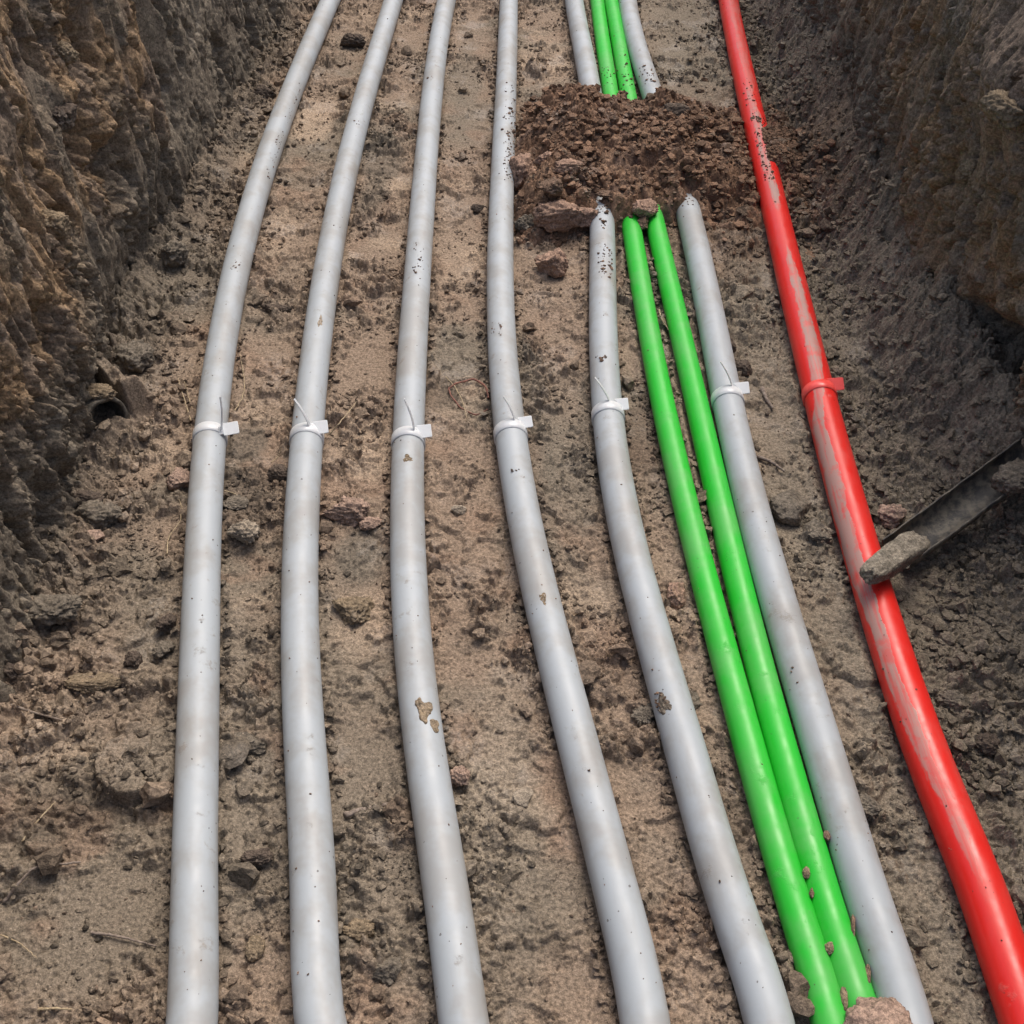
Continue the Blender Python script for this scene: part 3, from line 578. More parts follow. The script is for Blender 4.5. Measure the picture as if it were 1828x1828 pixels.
CL = [
 (932, 318, 66, 62, 'red', 'big reddish wedge-shaped clod leaning on the fourth grey pipe at the mound corner', dict(sink=0.2, flat=1.1, rot=-30, cuts=10)),
 (1000, 392, 96, 52, 'red', 'broad flat-topped reddish clod with a dark underside in front of the mound', dict(sink=0.2, flat=1.0, rot=8, z=0.03)),
 (985, 478, 62, 46, 'red', 'lone reddish clod lying on the floor in front of the mound, between grey pipes', dict(sink=0.2, flat=1.1, rot=-15)),
 (972, 286, 40, 26, 'red', 'small reddish clod high on the left flank of the mound, above the wedge-shaped one', dict(sink=0.2)),
 (1010, 300, 56, 30, 'red', 'long pale-edged clod slanting up on the left front of the mound', dict(sink=0.2, rot=25, flat=0.7)),
 (985, 336, 44, 34, 'brown', 'rounded layered clod just right of the big wedge-shaped clod', dict(sink=0.2)),
 (1038, 340, 60, 40, 'red', 'reddish clod with a hollow top at the mound front, left of the buried grey pipe', dict(sink=0.2, cuts=9)),
 (990, 362, 40, 28, 'brown', 'brown clod wedged under the mound front between two bigger clods', dict(z=0.02)),
 (1098, 347, 62, 22, 'brown', 'thin plate-like brown clod lying over the mouth of the buried grey pipe', dict(flat=0.6, z=0.075)),
 (1100, 372, 28, 28, 'red', 'small reddish clod between the grey pipe and the left green pipe at the mound', dict(z=0.035)),
 (1152, 372, 46, 30, 'red', 'reddish clod lying over both green pipes at the mound front', dict(z=0.055, rot=12)),
 (1148, 396, 22, 34, 'brown', 'narrow pointed clod jammed between the two green pipes', dict(z=0.035)),
 (938, 398, 40, 34, 'grey', 'greyish clod against the fourth grey pipe, left of the broad flat-topped clod', dict()),
 (1056, 182, 48, 32, 'dark', 'dark clod on the back rim of the mound', dict(z=0.085)),
 (1205, 205, 70, 40, 'dark', 'dark purplish clod half sunk in the top of the mound behind the right grey pipe', dict(z=0.10, sink=0.7)),
 (436, 952, 56, 44, 'pale', 'pale crumbly clod between the first and second grey pipes', dict(rough=1.5)),
 (626, 912, 90, 54, 'pink', 'big pinkish shattered clod between the second and third grey pipes', dict(rough=1.6, cuts=9, flat=0.8)),
 (662, 934, 40, 26, 'pink', 'small pinkish chip beside the big shattered clod, touching the third pipe side', dict(flat=0.8)),
 (628, 1085, 84, 62, 'tan', 'tan crusted clod between the second and third grey pipes, below the pinkish one', dict(flat=0.6, rough=1.2)),
 (505, 848, 50, 34, 'dark', 'dark clod tucked against the left side of the second grey pipe', dict()),
 (420, 900, 60, 34, 'grey', 'grey flattened clod right of the first pipe, above the pale crumbly clod', dict(flat=0.6)),
 (1568, 1844, 124, 98, 'pink', 'big round pale brown clod resting on the right green pipe at the bottom edge', dict(z=0.030, flat=0.9, cuts=1, sink=0.25, rough=0.6)),
 (168, 1226, 92, 40, 'tan', 'narrow tan ledge-like slab left of the first pipe, low in the view', dict(flat=0.6, rot=-3)),
 (322, 856, 44, 44, 'pink', 'pinkish angular clod touching the left side of the first pipe below its tie', dict()),
 (152, 886, 66, 36, 'dark', 'dark clod with a lit top edge below the old drain at the left wall', dict(rough=1.2)),
 (176, 880 + 46, 96, 46, 'grey', 'long greyish lump beneath the dark clod by the left wall', dict(rough=1.2, sink=0.5)),
 (168, 958, 34, 26, 'pink', 'small round pinkish stone in the crumbs at the left', dict(rough=0.5)),
 (92, 1085, 110, 62, 'grey', 'wide crumbly grey clod at the foot of the left wall', dict(rough=1.4, flat=0.7)),
 (298, 1115, 36, 36, 'dark', 'dark clod close to the first pipe, left side, midway down', dict()),
 (290, 1160, 40, 34, 'grey', 'greyish round clod just under the dark one beside the first pipe', dict()),
 (240, 1178, 36, 32, 'dark', 'small dark clod left of the two clods beside the first pipe', dict()),
 (20, 1196, 44, 30, 'dark', 'very dark lump at the left picture edge', dict()),
 (1205, 1062, 46, 56, 'red', 'reddish pointed clod between the fifth grey pipe and the green pair', dict(flat=1.0)),
 (1150, 1275, 40, 42, 'grey', 'grey clod touching the left side of the fifth grey pipe by its mud patch', dict(rough=1.4)),
 (1225, 1255, 56, 50, 'grey', 'cluster-like grey clod between the fourth and fifth pipes low in the view', dict(rough=1.5, flat=0.6, pos=None)),
 (455, 1692, 34, 40, 'tan', 'knob-shaped tan clod between the first and second pipes near the bottom', dict(rough=0.8)),
 (430, 1330, 90, 44, 'grey', 'rounded ledge of soil between the first and second pipes', dict(flat=0.6)),
 (462, 1538, 64, 30, 'dark', 'dark edged flat clod between the first and second pipes, lower part', dict(flat=0.6)),
 (690, 1732, 66, 56, 'grey', 'squarish greyish clod with a knob on it between the second and third pipes', dict(flat=0.8, cuts=9)),
 (640, 1660, 60, 36, 'tan', 'crumbly tan clod above the squarish one between the second and third pipes', dict(rough=1.6, flat=0.7)),
 (822, 1394, 40, 36, 'pink', 'pinkish clod touching the right side of the third pipe', dict(rough=1.2)),
 (934, 1424, 44, 40, 'pale', 'pale grey pebble pressed in the floor between the third and fourth pipes', dict(flat=0.6, rough=0.5)),
 (818, 910, 30, 18, 'pale', 'small pale stone between the third and fourth pipes below their ties', dict(rough=0.4)),
 (1594, 922, 58, 44, 'pink', 'pale brown clod lying right of the red pipe beside the black channel', dict()),
 (1412, 908, 84, 62, 'grey', 'smooth rounded grey boulder of clay between the last grey pipe and the red pipe', dict(rough=0.5, cuts=3, flat=0.8)),
 (1462, 958, 44, 46, 'grey', 'curled grey shard of clay left of the red pipe', dict(flat=0.5, cuts=9)),
 (1325, 655, 38, 34, 'dark', 'dark rounded clod touching the right grey pipe just above its tie', dict(rough=0.8)),
 (1300, 620, 34, 30, 'dark', 'dark clod touching the right grey pipe, second above its tie', dict(rough=0.8)),
 (495, 548, 64, 22, 'dark', 'dark streaky clod between the first and second pipes above the ties', dict(flat=0.6)),
 (632, 76, 46, 30, 'dark', 'dark clod near the top between the first and second pipes', dict()),
 (854, 372, 30, 18, 'dark', 'small dark clod left of the fourth pipe level with the mound front', dict()),
 (300, 150 + 290, 60, 44, 'grey', 'grey clod on the soil apron under the left wall', dict(rough=1.3)),
 (470, 168, 44, 30, 'dark', 'dark clod left of the first pipe high in the view', dict()),
 (176, 704, 60, 34, 'tan', 'clod of mud lying on top of the old drain at the left wall', dict(z=0.095, flat=0.7, rough=1.3, sink=0.3)),
 (145, 730, 50, 60, 'grey', 'mud lump covering the left shoulder of the old drain', dict(z=0.06, rough=1.3, sink=0.3)),
 (240, 640, 70, 60, 'grey', 'lump of grey clay behind the old drain at the left wall', dict(rough=1.2)),
 (1700, 1255, 60, 40, 'grey', 'grey clod on the dark soil right of the red pipe', dict(rough=1.3)),
 (1760, 1330, 50, 40, 'dark', 'dark clod near the right picture edge, low in the view', dict(rough=1.3)),
 (1550, 1440, 60, 44, 'grey', 'dusty grey clod left of the red pipe near the bottom', dict(rough=1.5, flat=0.7)),
 (1810, 850, 70, 60, 'grey', 'grey lump of clay covering the top end of the black channel', dict(pos=None, z=0.12)),
]
for u, v, wpx, hpx, tone, lab, kw in CL: clod(u, v, wpx, hpx, tone, lab, **kw)
# lumps stuck in the left wall
def on_wall(u, v, W, side):
    Yw, Zw, Xw = W; d = ray(u, v); best = None
    for t_ in np.linspace(0.6, 5.0, 900):
        p = C + d * t_
        i = np.searchsorted(Yw[:, 0], p[1]); j = np.searchsorted(Zw[0], p[2])
        if i >= len(Yw) or j >= Zw.shape[1]: continue
        if side * (p[0] - Xw[i, j]) > 0: return p
    return None
for (u, v, w_, h_, tone, lab, W, sd_) in (
   (112, 205, 52, 62, 'dark', 'dark purplish stone stuck in the left wall', wl, -1),
   (110, 95, 60, 40, 'tan', 'brown lump jutting from the left wall above the dark stone', wl, -1),
   (92, 400, 70, 46, 'tan', 'crumbly brown lump jutting from the left wall well below the dark stone', wl, -1),
   (1795, 195, 90, 70, 'tan', 'big pale crumbly lump bulging from the top of the right wall', wr, 1),
   (1735, 300, 40, 36, 'tan', 'small tan lump left of the big pale lump on the right wall', wr, 1),
   (1642, 512, 26, 26, 'pale', 'pale round stone on the dark slope of the right wall', wr, 1)):
    p = on_wall(u, v, W, sd_)
    if p is not None:
        clod(u, v, w_, h_, tone, lab, pos=p, group='lumps stuck in the trench walls', cat='clod' if 'stone' not in lab else 'stone', name='soil_clod' if 'stone' not in lab else 'stone')

# ------------------------------------------------------------------ crumbs (uncountable)
def crumbs(name, PTS, SIZ, colors, seed, sub=1, flatten=0.75):
    rs = np.random.default_rng(seed); V0, F0 = ICO[sub]; nv = len(V0)
    variants = []
    for k in range(14):
        V = V0.copy()
        for _ in range(4):
            nrm = rs.normal(size=3); nrm /= np.linalg.norm(nrm); d = V @ nrm; V = V - np.outer(np.clip(d - rs.uniform(0.3, 0.8), 0, None), nrm)
        V = V * (1 + rs.uniform(-0.22, 0.22, size=(nv, 1))); variants.append(V)
    variants = np.array(variants)
    n = len(PTS); vi = rs.integers(0, 14, n); B = variants[vi]
    ang = rs.uniform(0, 2 * math.pi, n); ca, sa = np.cos(ang), np.sin(ang)
    sc = rs.uniform(0.65, 1.35, size=(n, 3)); sc[:, 2] *= flatten
    B = B * sc[:, None] 
    X_ = B[..., 0] * ca[:, None] - B[..., 1] * sa[:, None]; Y_ = B[..., 0] * sa[:, None] + B[..., 1] * ca[:, None]
    V = np.stack([X_, Y_, B[..., 2]], -1) * SIZ[:, None, None] + PTS[:, None]
    Fa = (F0[None] + (np.arange(n) * nv)[:, None, None]).reshape(-1, 3)
    cc = np.repeat(colors, nv, axis=0)
    o = mesh_obj(name, V.reshape(-1, 3), Fa, SOIL, smooth=False, color=cc)
    return o
def pick(n, seed):
    rs = np.random.default_rng(seed)
    y = 0.45 + (5.0 - 0.45) * rs.random(n) ** 1.35; x = rs.uniform(-0.92, 1.0, n)
    R = rough_mask(x, y) * (0.35 + 0.9 * sm(-0.1, 0.3, fbm(x * 6, y * 7, 70.0, 2)))
    m = rs.random(n) < R ** 1.6
    x, y = x[m], y[m]
    keep = np.ones(len(x), bool)
    for k in RUNS: keep &= np.abs(x - xpipe(k, y)) > RAD[k] * 1.05
    return x[keep], y[keep], rs
x, y, rs = pick(120000, 21)
siz = 0.0013 + 0.0075 * rs.random(len(x)) ** 7 + 0.0005 * y
z = surf(x, y) + siz * 0.25
cc = ground_color(x[:, None], y[:, None], None, None)[:, 0] * rs.uniform(0.5, 1.12, (len(x), 1))
mnd = MZ[np.clip(((y - my[0]) / 0.0036).astype(int), 0, len(my) - 1), np.clip(((x - mx[0]) / 0.0028).astype(int), 0, len(mx) - 1)]
tag(crumbs('soil_crumbs', np.stack([x, y, z], 1), siz, cc, 5), 'loose soil crumbs strewn over the trench floor', 'soil crumbs', kind='stuff')
x, y, rs = pick(8000, 22)
siz = 0.0035 + 0.021 * rs.random(len(x)) ** 6
cc = ground_color(x[:, None], y[:, None], None, None)[:, 0] * rs.uniform(0.6, 1.15, (len(x), 1))
tag(crumbs('soil_lumps', np.stack([x, y, surf(x, y) + siz * 0.2], 1), siz, cc, 6, sub=2, flatten=0.7), 'small soil lumps scattered all over the trench floor', 'soil crumbs', kind='stuff')
rs = np.random.default_rng(29); n = 30000
y = 0.9 + 4.0 * rs.random(n) ** 1.3; x = np.where(rs.random(n) < 0.68, 0.70 + 0.26 * rs.random(n), -0.70 - 0.18 * rs.random(n))
m = (rs.random(n) < 0.2 + sm(-0.2, 0.3, fbm(x * 8, y * 8, 72.0, 3))) & (np.abs(x - xpipe('red', y)) > 0.037) & (np.abs(x - xpipe('g1', y)) > 0.036)
x, y = x[m], y[m]; siz = 0.0016 + 0.014 * rs.random(len(x)) ** 9
cc = ground_color(x[:, None], y[:, None], None, None)[:, 0] * rs.uniform(0.6, 1.2, (len(x), 1))
tag(crumbs('apron_crumbs', np.stack([x, y, surf(x, y) + siz * 0.3], 1), siz, cc, 9), 'crumbly grey soil fallen along the feet of both trench walls', 'soil crumbs', kind='stuff')
rs = np.random.default_rng(31); n = 8000
y = 0.45 + 4.4 * rs.random(n) ** 1.2; x = rs.uniform(-0.85, 0.72, n); m = rs.random(n) < 0.15 + sm(-0.1, 0.3, fbm(x * 5, y * 5, 73.0, 3)) + 0.5 * np.exp(-((x - 0.15) / 0.4) ** 2 - ((y - 2.7) / 0.5) ** 2)
for k in RUNS: m &= np.abs(x - xpipe(k, y)) > RAD[k] * 1.05
x, y = x[m], y[m]; siz = (0.0011 + 0.0035 * rs.random(len(x)) ** 4) * (0.8 + 0.15 * y)
tag(crumbs('dark_crumbs', np.stack([x, y, surf(x, y) + siz * 0.3], 1), siz, np.array([0.125, 0.092, 0.067])[None] * rs.uniform(0.6, 1.4, (len(x), 1)), 10), 'fine dark crumbs, some standing for shaded pits, peppering the smoother mud between the pipes', 'soil crumbs', kind='stuff')  # dark colour here also stands for the shade in small pits
rs = np.random.default_rng(37); PX = []; PY = []
for k in RUNS:
    n = 2600; y = 0.45 + 4.4 * rs.random(n) ** 1.3; sg = np.where(rs.random(n) < 0.5, -1, 1); x = xpipe(k, y) + sg * RAD[k] * (1.0 + 0.55 * rs.random(n) ** 1.5)
    m = rs.random(n) < 0.12 + sm(-0.1, 0.35, fbm(x * 6 + ord(k[1]), y * 4, 74.0, 3)); 
    for k2 in RUNS: m &= np.abs(x - xpipe(k2, y)) > RAD[k2] * 0.98
    PX.append(x[m]); PY.append(y[m])
x, y = np.concatenate(PX), np.concatenate(PY); siz = 0.0016 + 0.0085 * rs.random(len(x)) ** 4
cc = ground_color(x[:, None], y[:, None], None, None)[:, 0] * rs.uniform(0.6, 1.1, (len(x), 1))
tag(crumbs('bank_crumbs', np.stack([x, y, surf(x, y) + siz * 0.45], 1), siz, cc, 11), 'soil crumbs banked against the sides of the pipes', 'soil crumbs', kind='stuff')
# crumbs spilled off the mound on to its slopes and the floor near it
rs = np.random.default_rng(33); n = 26000
x = rs.uniform(0.0, 0.86, n); y = 2.93 + rs.normal(0, 0.27, n)
keep = ((mound_env(x, y) > 0.004) | (rs.random(n) < 0.07)) & (rs.random(n) < 0.25 + 1.1 * sm(-0.25, 0.3, fbm(x * 9, y * 9, 71.0, 2)))
for k in ('g4', 'red'): keep &= np.abs(x - xpipe(k, y)) > RAD[k] * 1.05
for k in ('g5', 'g6', 'n1', 'n2'): keep &= (np.abs(x - xpipe(k, y)) > RAD[k] * 1.05) | (mound_env(x, y) > 0.075)
x, y = x[keep], y[keep]; siz = 0.0018 + 0.015 * rs.random(len(x)) ** 8
cc = np.array([0.185, 0.112, 0.071])[None] * rs.uniform(0.5, 1.3, (len(x), 1))
tag(crumbs('mound_crumbs', np.stack([x, y, surf(x, y) + siz * 0.3], 1), siz, cc, 7), 'dark brown crumbs covering the dirt mound', 'soil crumbs', kind='stuff')
rs = np.random.default_rng(41); n = 1500; y = 2.93 + rs.normal(0, 0.085, n); x = xpipe('red', y) + RAD['red'] * (0.05 + 2.4 * rs.random(n)); siz = 0.0022 + 0.007 * rs.random(n) ** 3
ok = surf(x, y) > np.where(x - xpipe('red', y) < RAD['red'], ZC['red'] + np.sqrt(np.clip(RAD['red'] ** 2 - (x - xpipe('red', y)) ** 2, 0, None)) - 0.004, 0)
x, y, siz = x[ok], y[ok], siz[ok]; n = len(x)
tag(crumbs('mound_crumbs', np.stack([x, y, surf(x, y) + siz * 0.3], 1), siz, np.array([0.185, 0.112, 0.071])[None] * rs.uniform(0.5, 1.3, (n, 1)), 12), 'brown crumbs lapping over the right flank of the red pipe', 'soil crumbs', kind='stuff')
# crumbs lying on the pipes
PC = []
def dirt_on(k, v0, v1, fr0, fr1, n, s0, s1, seed):
    rs = np.random.default_rng(seed)
    for _ in range(n):
        v = rs.uniform(v0, v1); u = np.interp(v, [a[0] for a in RUNS[k]], [(a[1] + a[2]) / 2 for a in RUNS[k]])
        p = at(u, v, ZC[k]); c0, T, S, U = pipe_frame(k, p[1])
        vd = C - c0; tilt = math.atan2(vd @ S, vd @ U); fr = rs.uniform(fr0, fr1)
        th = math.asin(max(-1, min(1, 2 * fr - 1))) + tilt
        th = max(-1.1, min(1.1, th)); sz = rs.uniform(s0, s1) * (0.5 + rs.random() ** 2)
        q = c0 + (RAD[k] + sz * 0.2) * (math.sin(th) * S + math.cos(th) * U)
        PC.append((*q, sz))
dirt_on('g5', 455, 515, .35, .85, 46, .0022, .0048, 1); dirt_on('g5', 408, 428, .4, .65, 12, .003, .005, 2); dirt_on('g5', 375, 400, .3, .9, 26, .003, .006, 3)
dirt_on('g4', 165, 340, .35, .95, 70, .002, .0042, 4); dirt_on('g4', 210, 300, .6, 1, 60, .0025, .006, 5)
dirt_on('g6', 345, 385, .2, .8, 22, .003, .005, 6); dirt_on('g6', 135, 165, .2, .9, 26, .003, .006, 7); dirt_on('n1', 130, 165, .1, .9, 16, .003, .005, 8); dirt_on('n2', 110, 170, .1, .9, 26, .003, .005, 9)
dirt_on('red', 155, 230, .3, .8, 30, .002, .0045, 10); dirt_on('red', 225, 300, .4, 1, 90, .0025, .006, 11); dirt_on('red', 290, 345, .4, .75, 60, .002, .004, 12)
dirt_on('g5', 1245, 1275, .0, .4, 26, .002, .004, 13); dirt_on('g3', 455, 520, .3, .7, 26, .0015, .003, 14); dirt_on('g4', 590, 625, .1, .5, 16, .0015, .003, 15)
dirt_on('g1', 160, 330, .6, 1, 50, .0015, .0035, 16); dirt_on('g1', 485, 505, .3, .6, 12, .002, .003, 17); dirt_on('g2', 230, 240, .3, .6, 4, .003, .004, 18)
dirt_on('g5', 655, 668, .2, .6, 10, .003, .004, 19); dirt_on('g3', 150, 165, .2, .6, 6, .0025, .0035, 20)
dirt_on('g4', 858, 862, .35, .6, 5, .003, .004, 21); dirt_on('n1', 385, 405, .2, .9, 14, .003, .005, 22); dirt_on('n2', 365, 385, .2, .9, 12, .003, .005, 23)
for k in RUNS: dirt_on(k, 0, 1800, .05, .95, 45 if k[0] != 'n' else 8, .0009, .0021, 40 + ord(k[1]) + ord(k[0]))
PC = np.array(PC)
cc = np.array([0.13, 0.085, 0.06])[None] * rs.uniform(0.5, 1.5, (len(PC), 1))
tag(crumbs('pipe_crumbs', PC[:, :3], PC[:, 3], cc, 8, flatten=0.6), 'specks and crumbs of brown dirt lying on the pipes', 'soil crumbs', kind='stuff')
# small clods caught between the pipes at lower right
for (u, v, w_, h_, lab) in ((1476, 1492, 12, 24, 'thin clod wedged between the right green pipe and the grey pipe, topmost of them'),
                            (1440, 1558, 15, 20, 'small round clod caught between the two green pipes, upper of four'),
                            (1449, 1594, 10, 18, 'tiny clod caught between the two green pipes, second of four from the top'),
                            (1481, 1692, 18, 22, 'small clod caught between the two green pipes, third of four from the top'),
                            (1506, 1785, 16, 46, 'longish clod caught between the two green pipes beside the huge round clod'),
                            (1522, 1650, 12, 44, 'slender clod wedged between the right green pipe and the grey pipe, middle one'),
                            (1548, 1745, 12, 42, 'slender clod wedged between right green pipe and grey pipe just above the huge clod')):
    p = at(u, v, 0.040); clod(u, v, w_, h_, 'tan' if w_ > 12 else 'brown', lab, pos=p, group='clods caught between pipes', rot=-14)
# flaking mud cake on the third pipe and a patch on the fifth
def mud_cake(k, u, v, su, sv, tone, label, seed, fr=None, thick=0.0035):
    su *= 1.35; sv *= 1.3
    p = at(u, v, ZC[k] + RAD[k] * 0.6); c0, T, S, U = pipe_frame(k, p[1]); vd = C - c0; tilt = math.atan2(vd @ S, vd @ U)
    th0 = math.asin(2 * fr - 1) + tilt
    n = 46; A, B = np.meshgrid(np.linspace(-1, 1, n), np.linspace(-1, 1, n)); rad = np.sqrt(A ** 2 + B ** 2) * 1.25 + 0.26 * fbm(A * 2 + seed, B * 2, float(seed), 4) + 0.15 * (1 + np.sin(3 * np.arctan2(B, A) + seed))
    h = (thick + 0.002) * sm(0.86, 0.70, rad) * sm(1.0, 0.9, np.abs(A)) * sm(1.0, 0.9, np.abs(B)) * (0.80 + 0.4 * fbm(A * 5, B * 5, 3.0, 3)) - 0.0025
    th = th0 + A * su / RAD[k]; q = B * sv
    V = c0 + q[..., None] * T + (RAD[k] + h)[..., None] * (np.sin(th)[..., None] * S + np.cos(th)[..., None] * U)
    xs_ = np.array([xpipe(k, c0[1] + t_) - xpipe(k, c0[1]) - T[0] / T[1] * t_ for t_ in (q[:, 0] * T[1])]); V[..., 0] += xs_[:, None]
    tag(mesh_obj('mud_patch', V.reshape(-1, 3), grid_faces(n, n)[:, ::-1], clod_mat(tone)), label, 'mud patch', 'dried mud patches on the pipes')
mud_cake('g3', 764, 1276, 0.019, 0.034, 'tan', 'thick flaking patch of dried mud on the third grey pipe', 4, 0.60)
mud_cake('g3', 779, 1302, 0.012, 0.020, 'tan', 'smaller mud flake just under the thick flaking patch on the third pipe', 9, 0.82, 0.0025)
mud_cake('g5', 1174, 1258, 0.016, 0.030, 'grey', 'greyish smear of mud on the left flank of the fifth grey pipe', 6, 0.30, 0.0028)
mud_cake('g2', 568, 582, 0.008, 0.034, 'pale', 'thin pale cracked mud smear on the second grey pipe above its tie', 12, 0.52, 0.0018)
mud_cake('g4', 968, 1076, 0.008, 0.022, 'tan', 'small brown scuff of mud on the fourth grey pipe below its tie', 15, 0.55, 0.0018)
mud_cake('g3', 726, 826, 0.014, 0.016, 'tan', 'thin brown mud stain on the third grey pipe right under its tie', 18, 0.5, 0.0015)

# ------------------------------------------------------------------ cable ties with marker plates
def plastic(name, colr_, rough, trans=0.0):
    m, t, b = new_mat(name); P = geo_pos(t)
    t.links.new(mixc(t, maprange(t, noise(t, 90, 4, 0.6, P), 0.5, 0.8, 0, 0.35), colr_, tuple(x * 0.72 for x in colr_)), b.inputs['Base Color'])
    b.inputs['Roughness'].default_value = rough; b.inputs['Subsurface Weight'].default_value = trans; b.inputs['Subsurface Radius'].default_value = (0.004, 0.003, 0.003); b.inputs['Subsurface Scale'].default_value = 1
    return m
TIEW = plastic('white_nylon', (0.78, 0.81, 0.82), 0.35, 0.1); STRAPW = plastic('clear_nylon', (0.60, 0.63, 0.65), 0.3, 0.15); TIER = plastic('red_nylon', (0.90, 0.10, 0.085), 0.3, 0.15)
DARKM = plastic('dark_grey_plastic', (0.06, 0.06, 0.06), 0.6)  # plain dark grey plastic, assigned to nothing
def box_verts(c0, ax, ay, az, bev=0.15):
    """rounded-corner slab: centre, half-axis vectors"""
    pts = []
    n = 5
    lx, ly = np.linalg.norm(ax), np.linalg.norm(ay); rr = min(lx, ly) * bev
    for sx, sy in ((1, 1), (-1, 1), (-1, -1), (1, -1)):
        a0 = {(1, 1): 0, (-1, 1): 90, (-1, -1): 180, (1, -1): 270}[(sx, sy)]
        for i in range(n):
            an = math.radians(a0 + 90 * i / (n - 1)); pts.append((sx * (lx - rr) + rr * math.cos(an), sy * (ly - rr) + rr * math.sin(an)))
    X1 = ax / lx; Y1 = ay / ly; lz = np.linalg.norm(az); Z1 = az / lz; e = min(lz * 0.5, rr * 0.5)
    rings = []
    for (dz, inset) in ((-lz, e), (-lz + e, 0), (lz - e, 0), (lz, e)):
        rings.append([c0 + X1 * (px * (1 - inset / lx)) + Y1 * (py * (1 - inset / ly)) + Z1 * dz for px, py in pts])
    V = np.array(rings).reshape(-1, 3); m = len(pts); Fq = []
    for j in range(3):
        for i in range(m): Fq.append((j * m + i, j * m + (i + 1) % m, (j + 1) * m + (i + 1) % m, (j + 1) * m + i))
    return V, [np.array(Fq), np.array([list(range(m))[::-1], list(range(3 * m, 4 * m))])]
def tie(k, plate, pw, ph, band_v, tail_tip, label, mats, group):
    # band plane position: row of the band centre on the pipe crown
    u = np.interp(band_v, [a[0] for a in RUNS[k]], [(a[1] + a[2]) / 2 for a in RUNS[k]])
    p = at(u, band_v, ZC[k] + RAD[k] * 0.85); c0, T, S, U = pipe_frame(k, p[1]); r = RAD[k]
    root = empty('cable_tie', Vector((c0[0], c0[1], 0)), label, 'cable tie', group)
    L = lambda V: V - np.array([c0[0], c0[1], 0])
    n = 72; th = np.linspace(-math.pi, math.pi, n, endpoint=False); hw = 0.0130; tk = 0.0016
    prof = [(-hw, 0.0), (-hw + 0.0008, tk), (hw - 0.0008, tk), (hw, 0.0)]
    V = np.array([[c0 + T * a + (r * 1.006 + 0.0004 + h) * (math.sin(t_) * S + math.cos(t_) * U) for (a, h) in prof] for t_ in th])
    Fq = [(i * 4 + j, ((i + 1) % n) * 4 + j, ((i + 1) % n) * 4 + j + 1, i * 4 + j + 1) for i in range(n) for j in range(3)]
    mesh_obj('strap', L(V.reshape(-1, 3)), np.array(Fq)[:, ::-1], mats[1], parent=root)
    # marker plate, tilted up towards the picture taker on the right shoulder
    pc = at(plate[0], plate[1], ZC[k] + r * 0.75); kk = mpp(pc)
    ax = (S * 0.97 + T * 0.05 + U * 0.10); ax /= np.linalg.norm(ax); nr = np.array([0.05, -0.55, 0.83]); nr -= ax * (nr @ ax); nr /= np.linalg.norm(nr); ay = np.cross(nr, ax)
    V, Fl = box_verts(pc, ax * pw * kk / 2, ay * ph * kk / 2 * 1.05, nr * 0.0014, 0.18)
    mesh_obj('marker_plate', L(V), Fl, mats[0], parent=root, smooth=False)
    # locking head and cut tail
    hc = pc - ax * (pw * kk / 2 + 0.003) ; hc = hc - ay * 0.002
    V, Fl = box_verts(hc + nr * 0.0015, ax * 0.0045, ay * 0.0085, nr * 0.0045, 0.2)
    mesh_obj('locking_head', L(V), Fl, mats[1], parent=root, smooth=False)
    if tail_tip is not None:
        b0 = hc + nr * 0.004; d = ray(*tail_tip); best = b0[1] + 0.022; tipp = C + d * (best / d[1])
        m_ = 10; tt = np.linspace(0, 1, m_); ctr = b0[None] + (tipp - b0)[None] * tt[:, None]
        bow = np.sin(tt * math.pi)[:, None] * np.array([0.003, 0.0, 0.001]); ctr = ctr + bow
        wv = np.array([0.12, 0.75, 0.0]); dirv = (tipp - b0) / np.linalg.norm(tipp - b0); wv = wv - dirv * (wv @ dirv); wv /= np.linalg.norm(wv); nv = np.cross(dirv, wv)
        R_ = []
        for i in range(m_):
            w2 = 0.0042 * (1 - 0.35 * tt[i]); t2 = 0.0007
            R_ += [ctr[i] - wv * w2 - nv * t2, ctr[i] + wv * w2 - nv * t2, ctr[i] + wv * w2 + nv * t2, ctr[i] - wv * w2 + nv * t2]
        Fq = [(i * 4 + j, i * 4 + (j + 1) % 4, (i + 1) * 4 + (j + 1) % 4, (i + 1) * 4 + j) for i in range(m_ - 1) for j in range(4)] + [(3, 2, 1, 0), ((m_ - 1) * 4, (m_ - 1) * 4 + 1, (m_ - 1) * 4 + 2, (m_ - 1) * 4 + 3)]
        mesh_obj('tail', L(np.array(R_)), np.array(Fq), mats[1], parent=root, smooth=False)
TG = 'cable ties round the pipes'
WM = (TIEW, STRAPW); RM = (TIER, TIER)
tie('g1', (412, 765), 28, 22, 763, (393, 708), 'white cable tie with upright tail on the grey pipe nearest the left wall', WM, TG)
tie('g2', (572, 763), 27, 23, 765, (525, 712), 'white cable tie with wide leaning tail on the second grey pipe from the left', WM, TG)
tie('g3', (757, 770), 27, 23, 772, (722, 712), 'white cable tie with bowed tail on the third grey pipe from the left', WM, TG)
tie('g4', (937, 754), 27, 20, 760, (899, 707), 'white cable tie on the fourth grey pipe, left of the mound side', WM, TG)
tie('g5', (1108, 722), 28, 21, 727, (1062, 674), 'white cable tie on the grey pipe left of the green pair', WM, TG)
tie('g6', (1324, 693), 27, 21, 698, (1286, 645), 'white cable tie on the grey pipe right of the green pair', WM, TG)
tie('red', (1489, 686), 34, 22, 688, (1466, 673), 'red cable tie with ribbed plate on the red pipe', RM, TG)

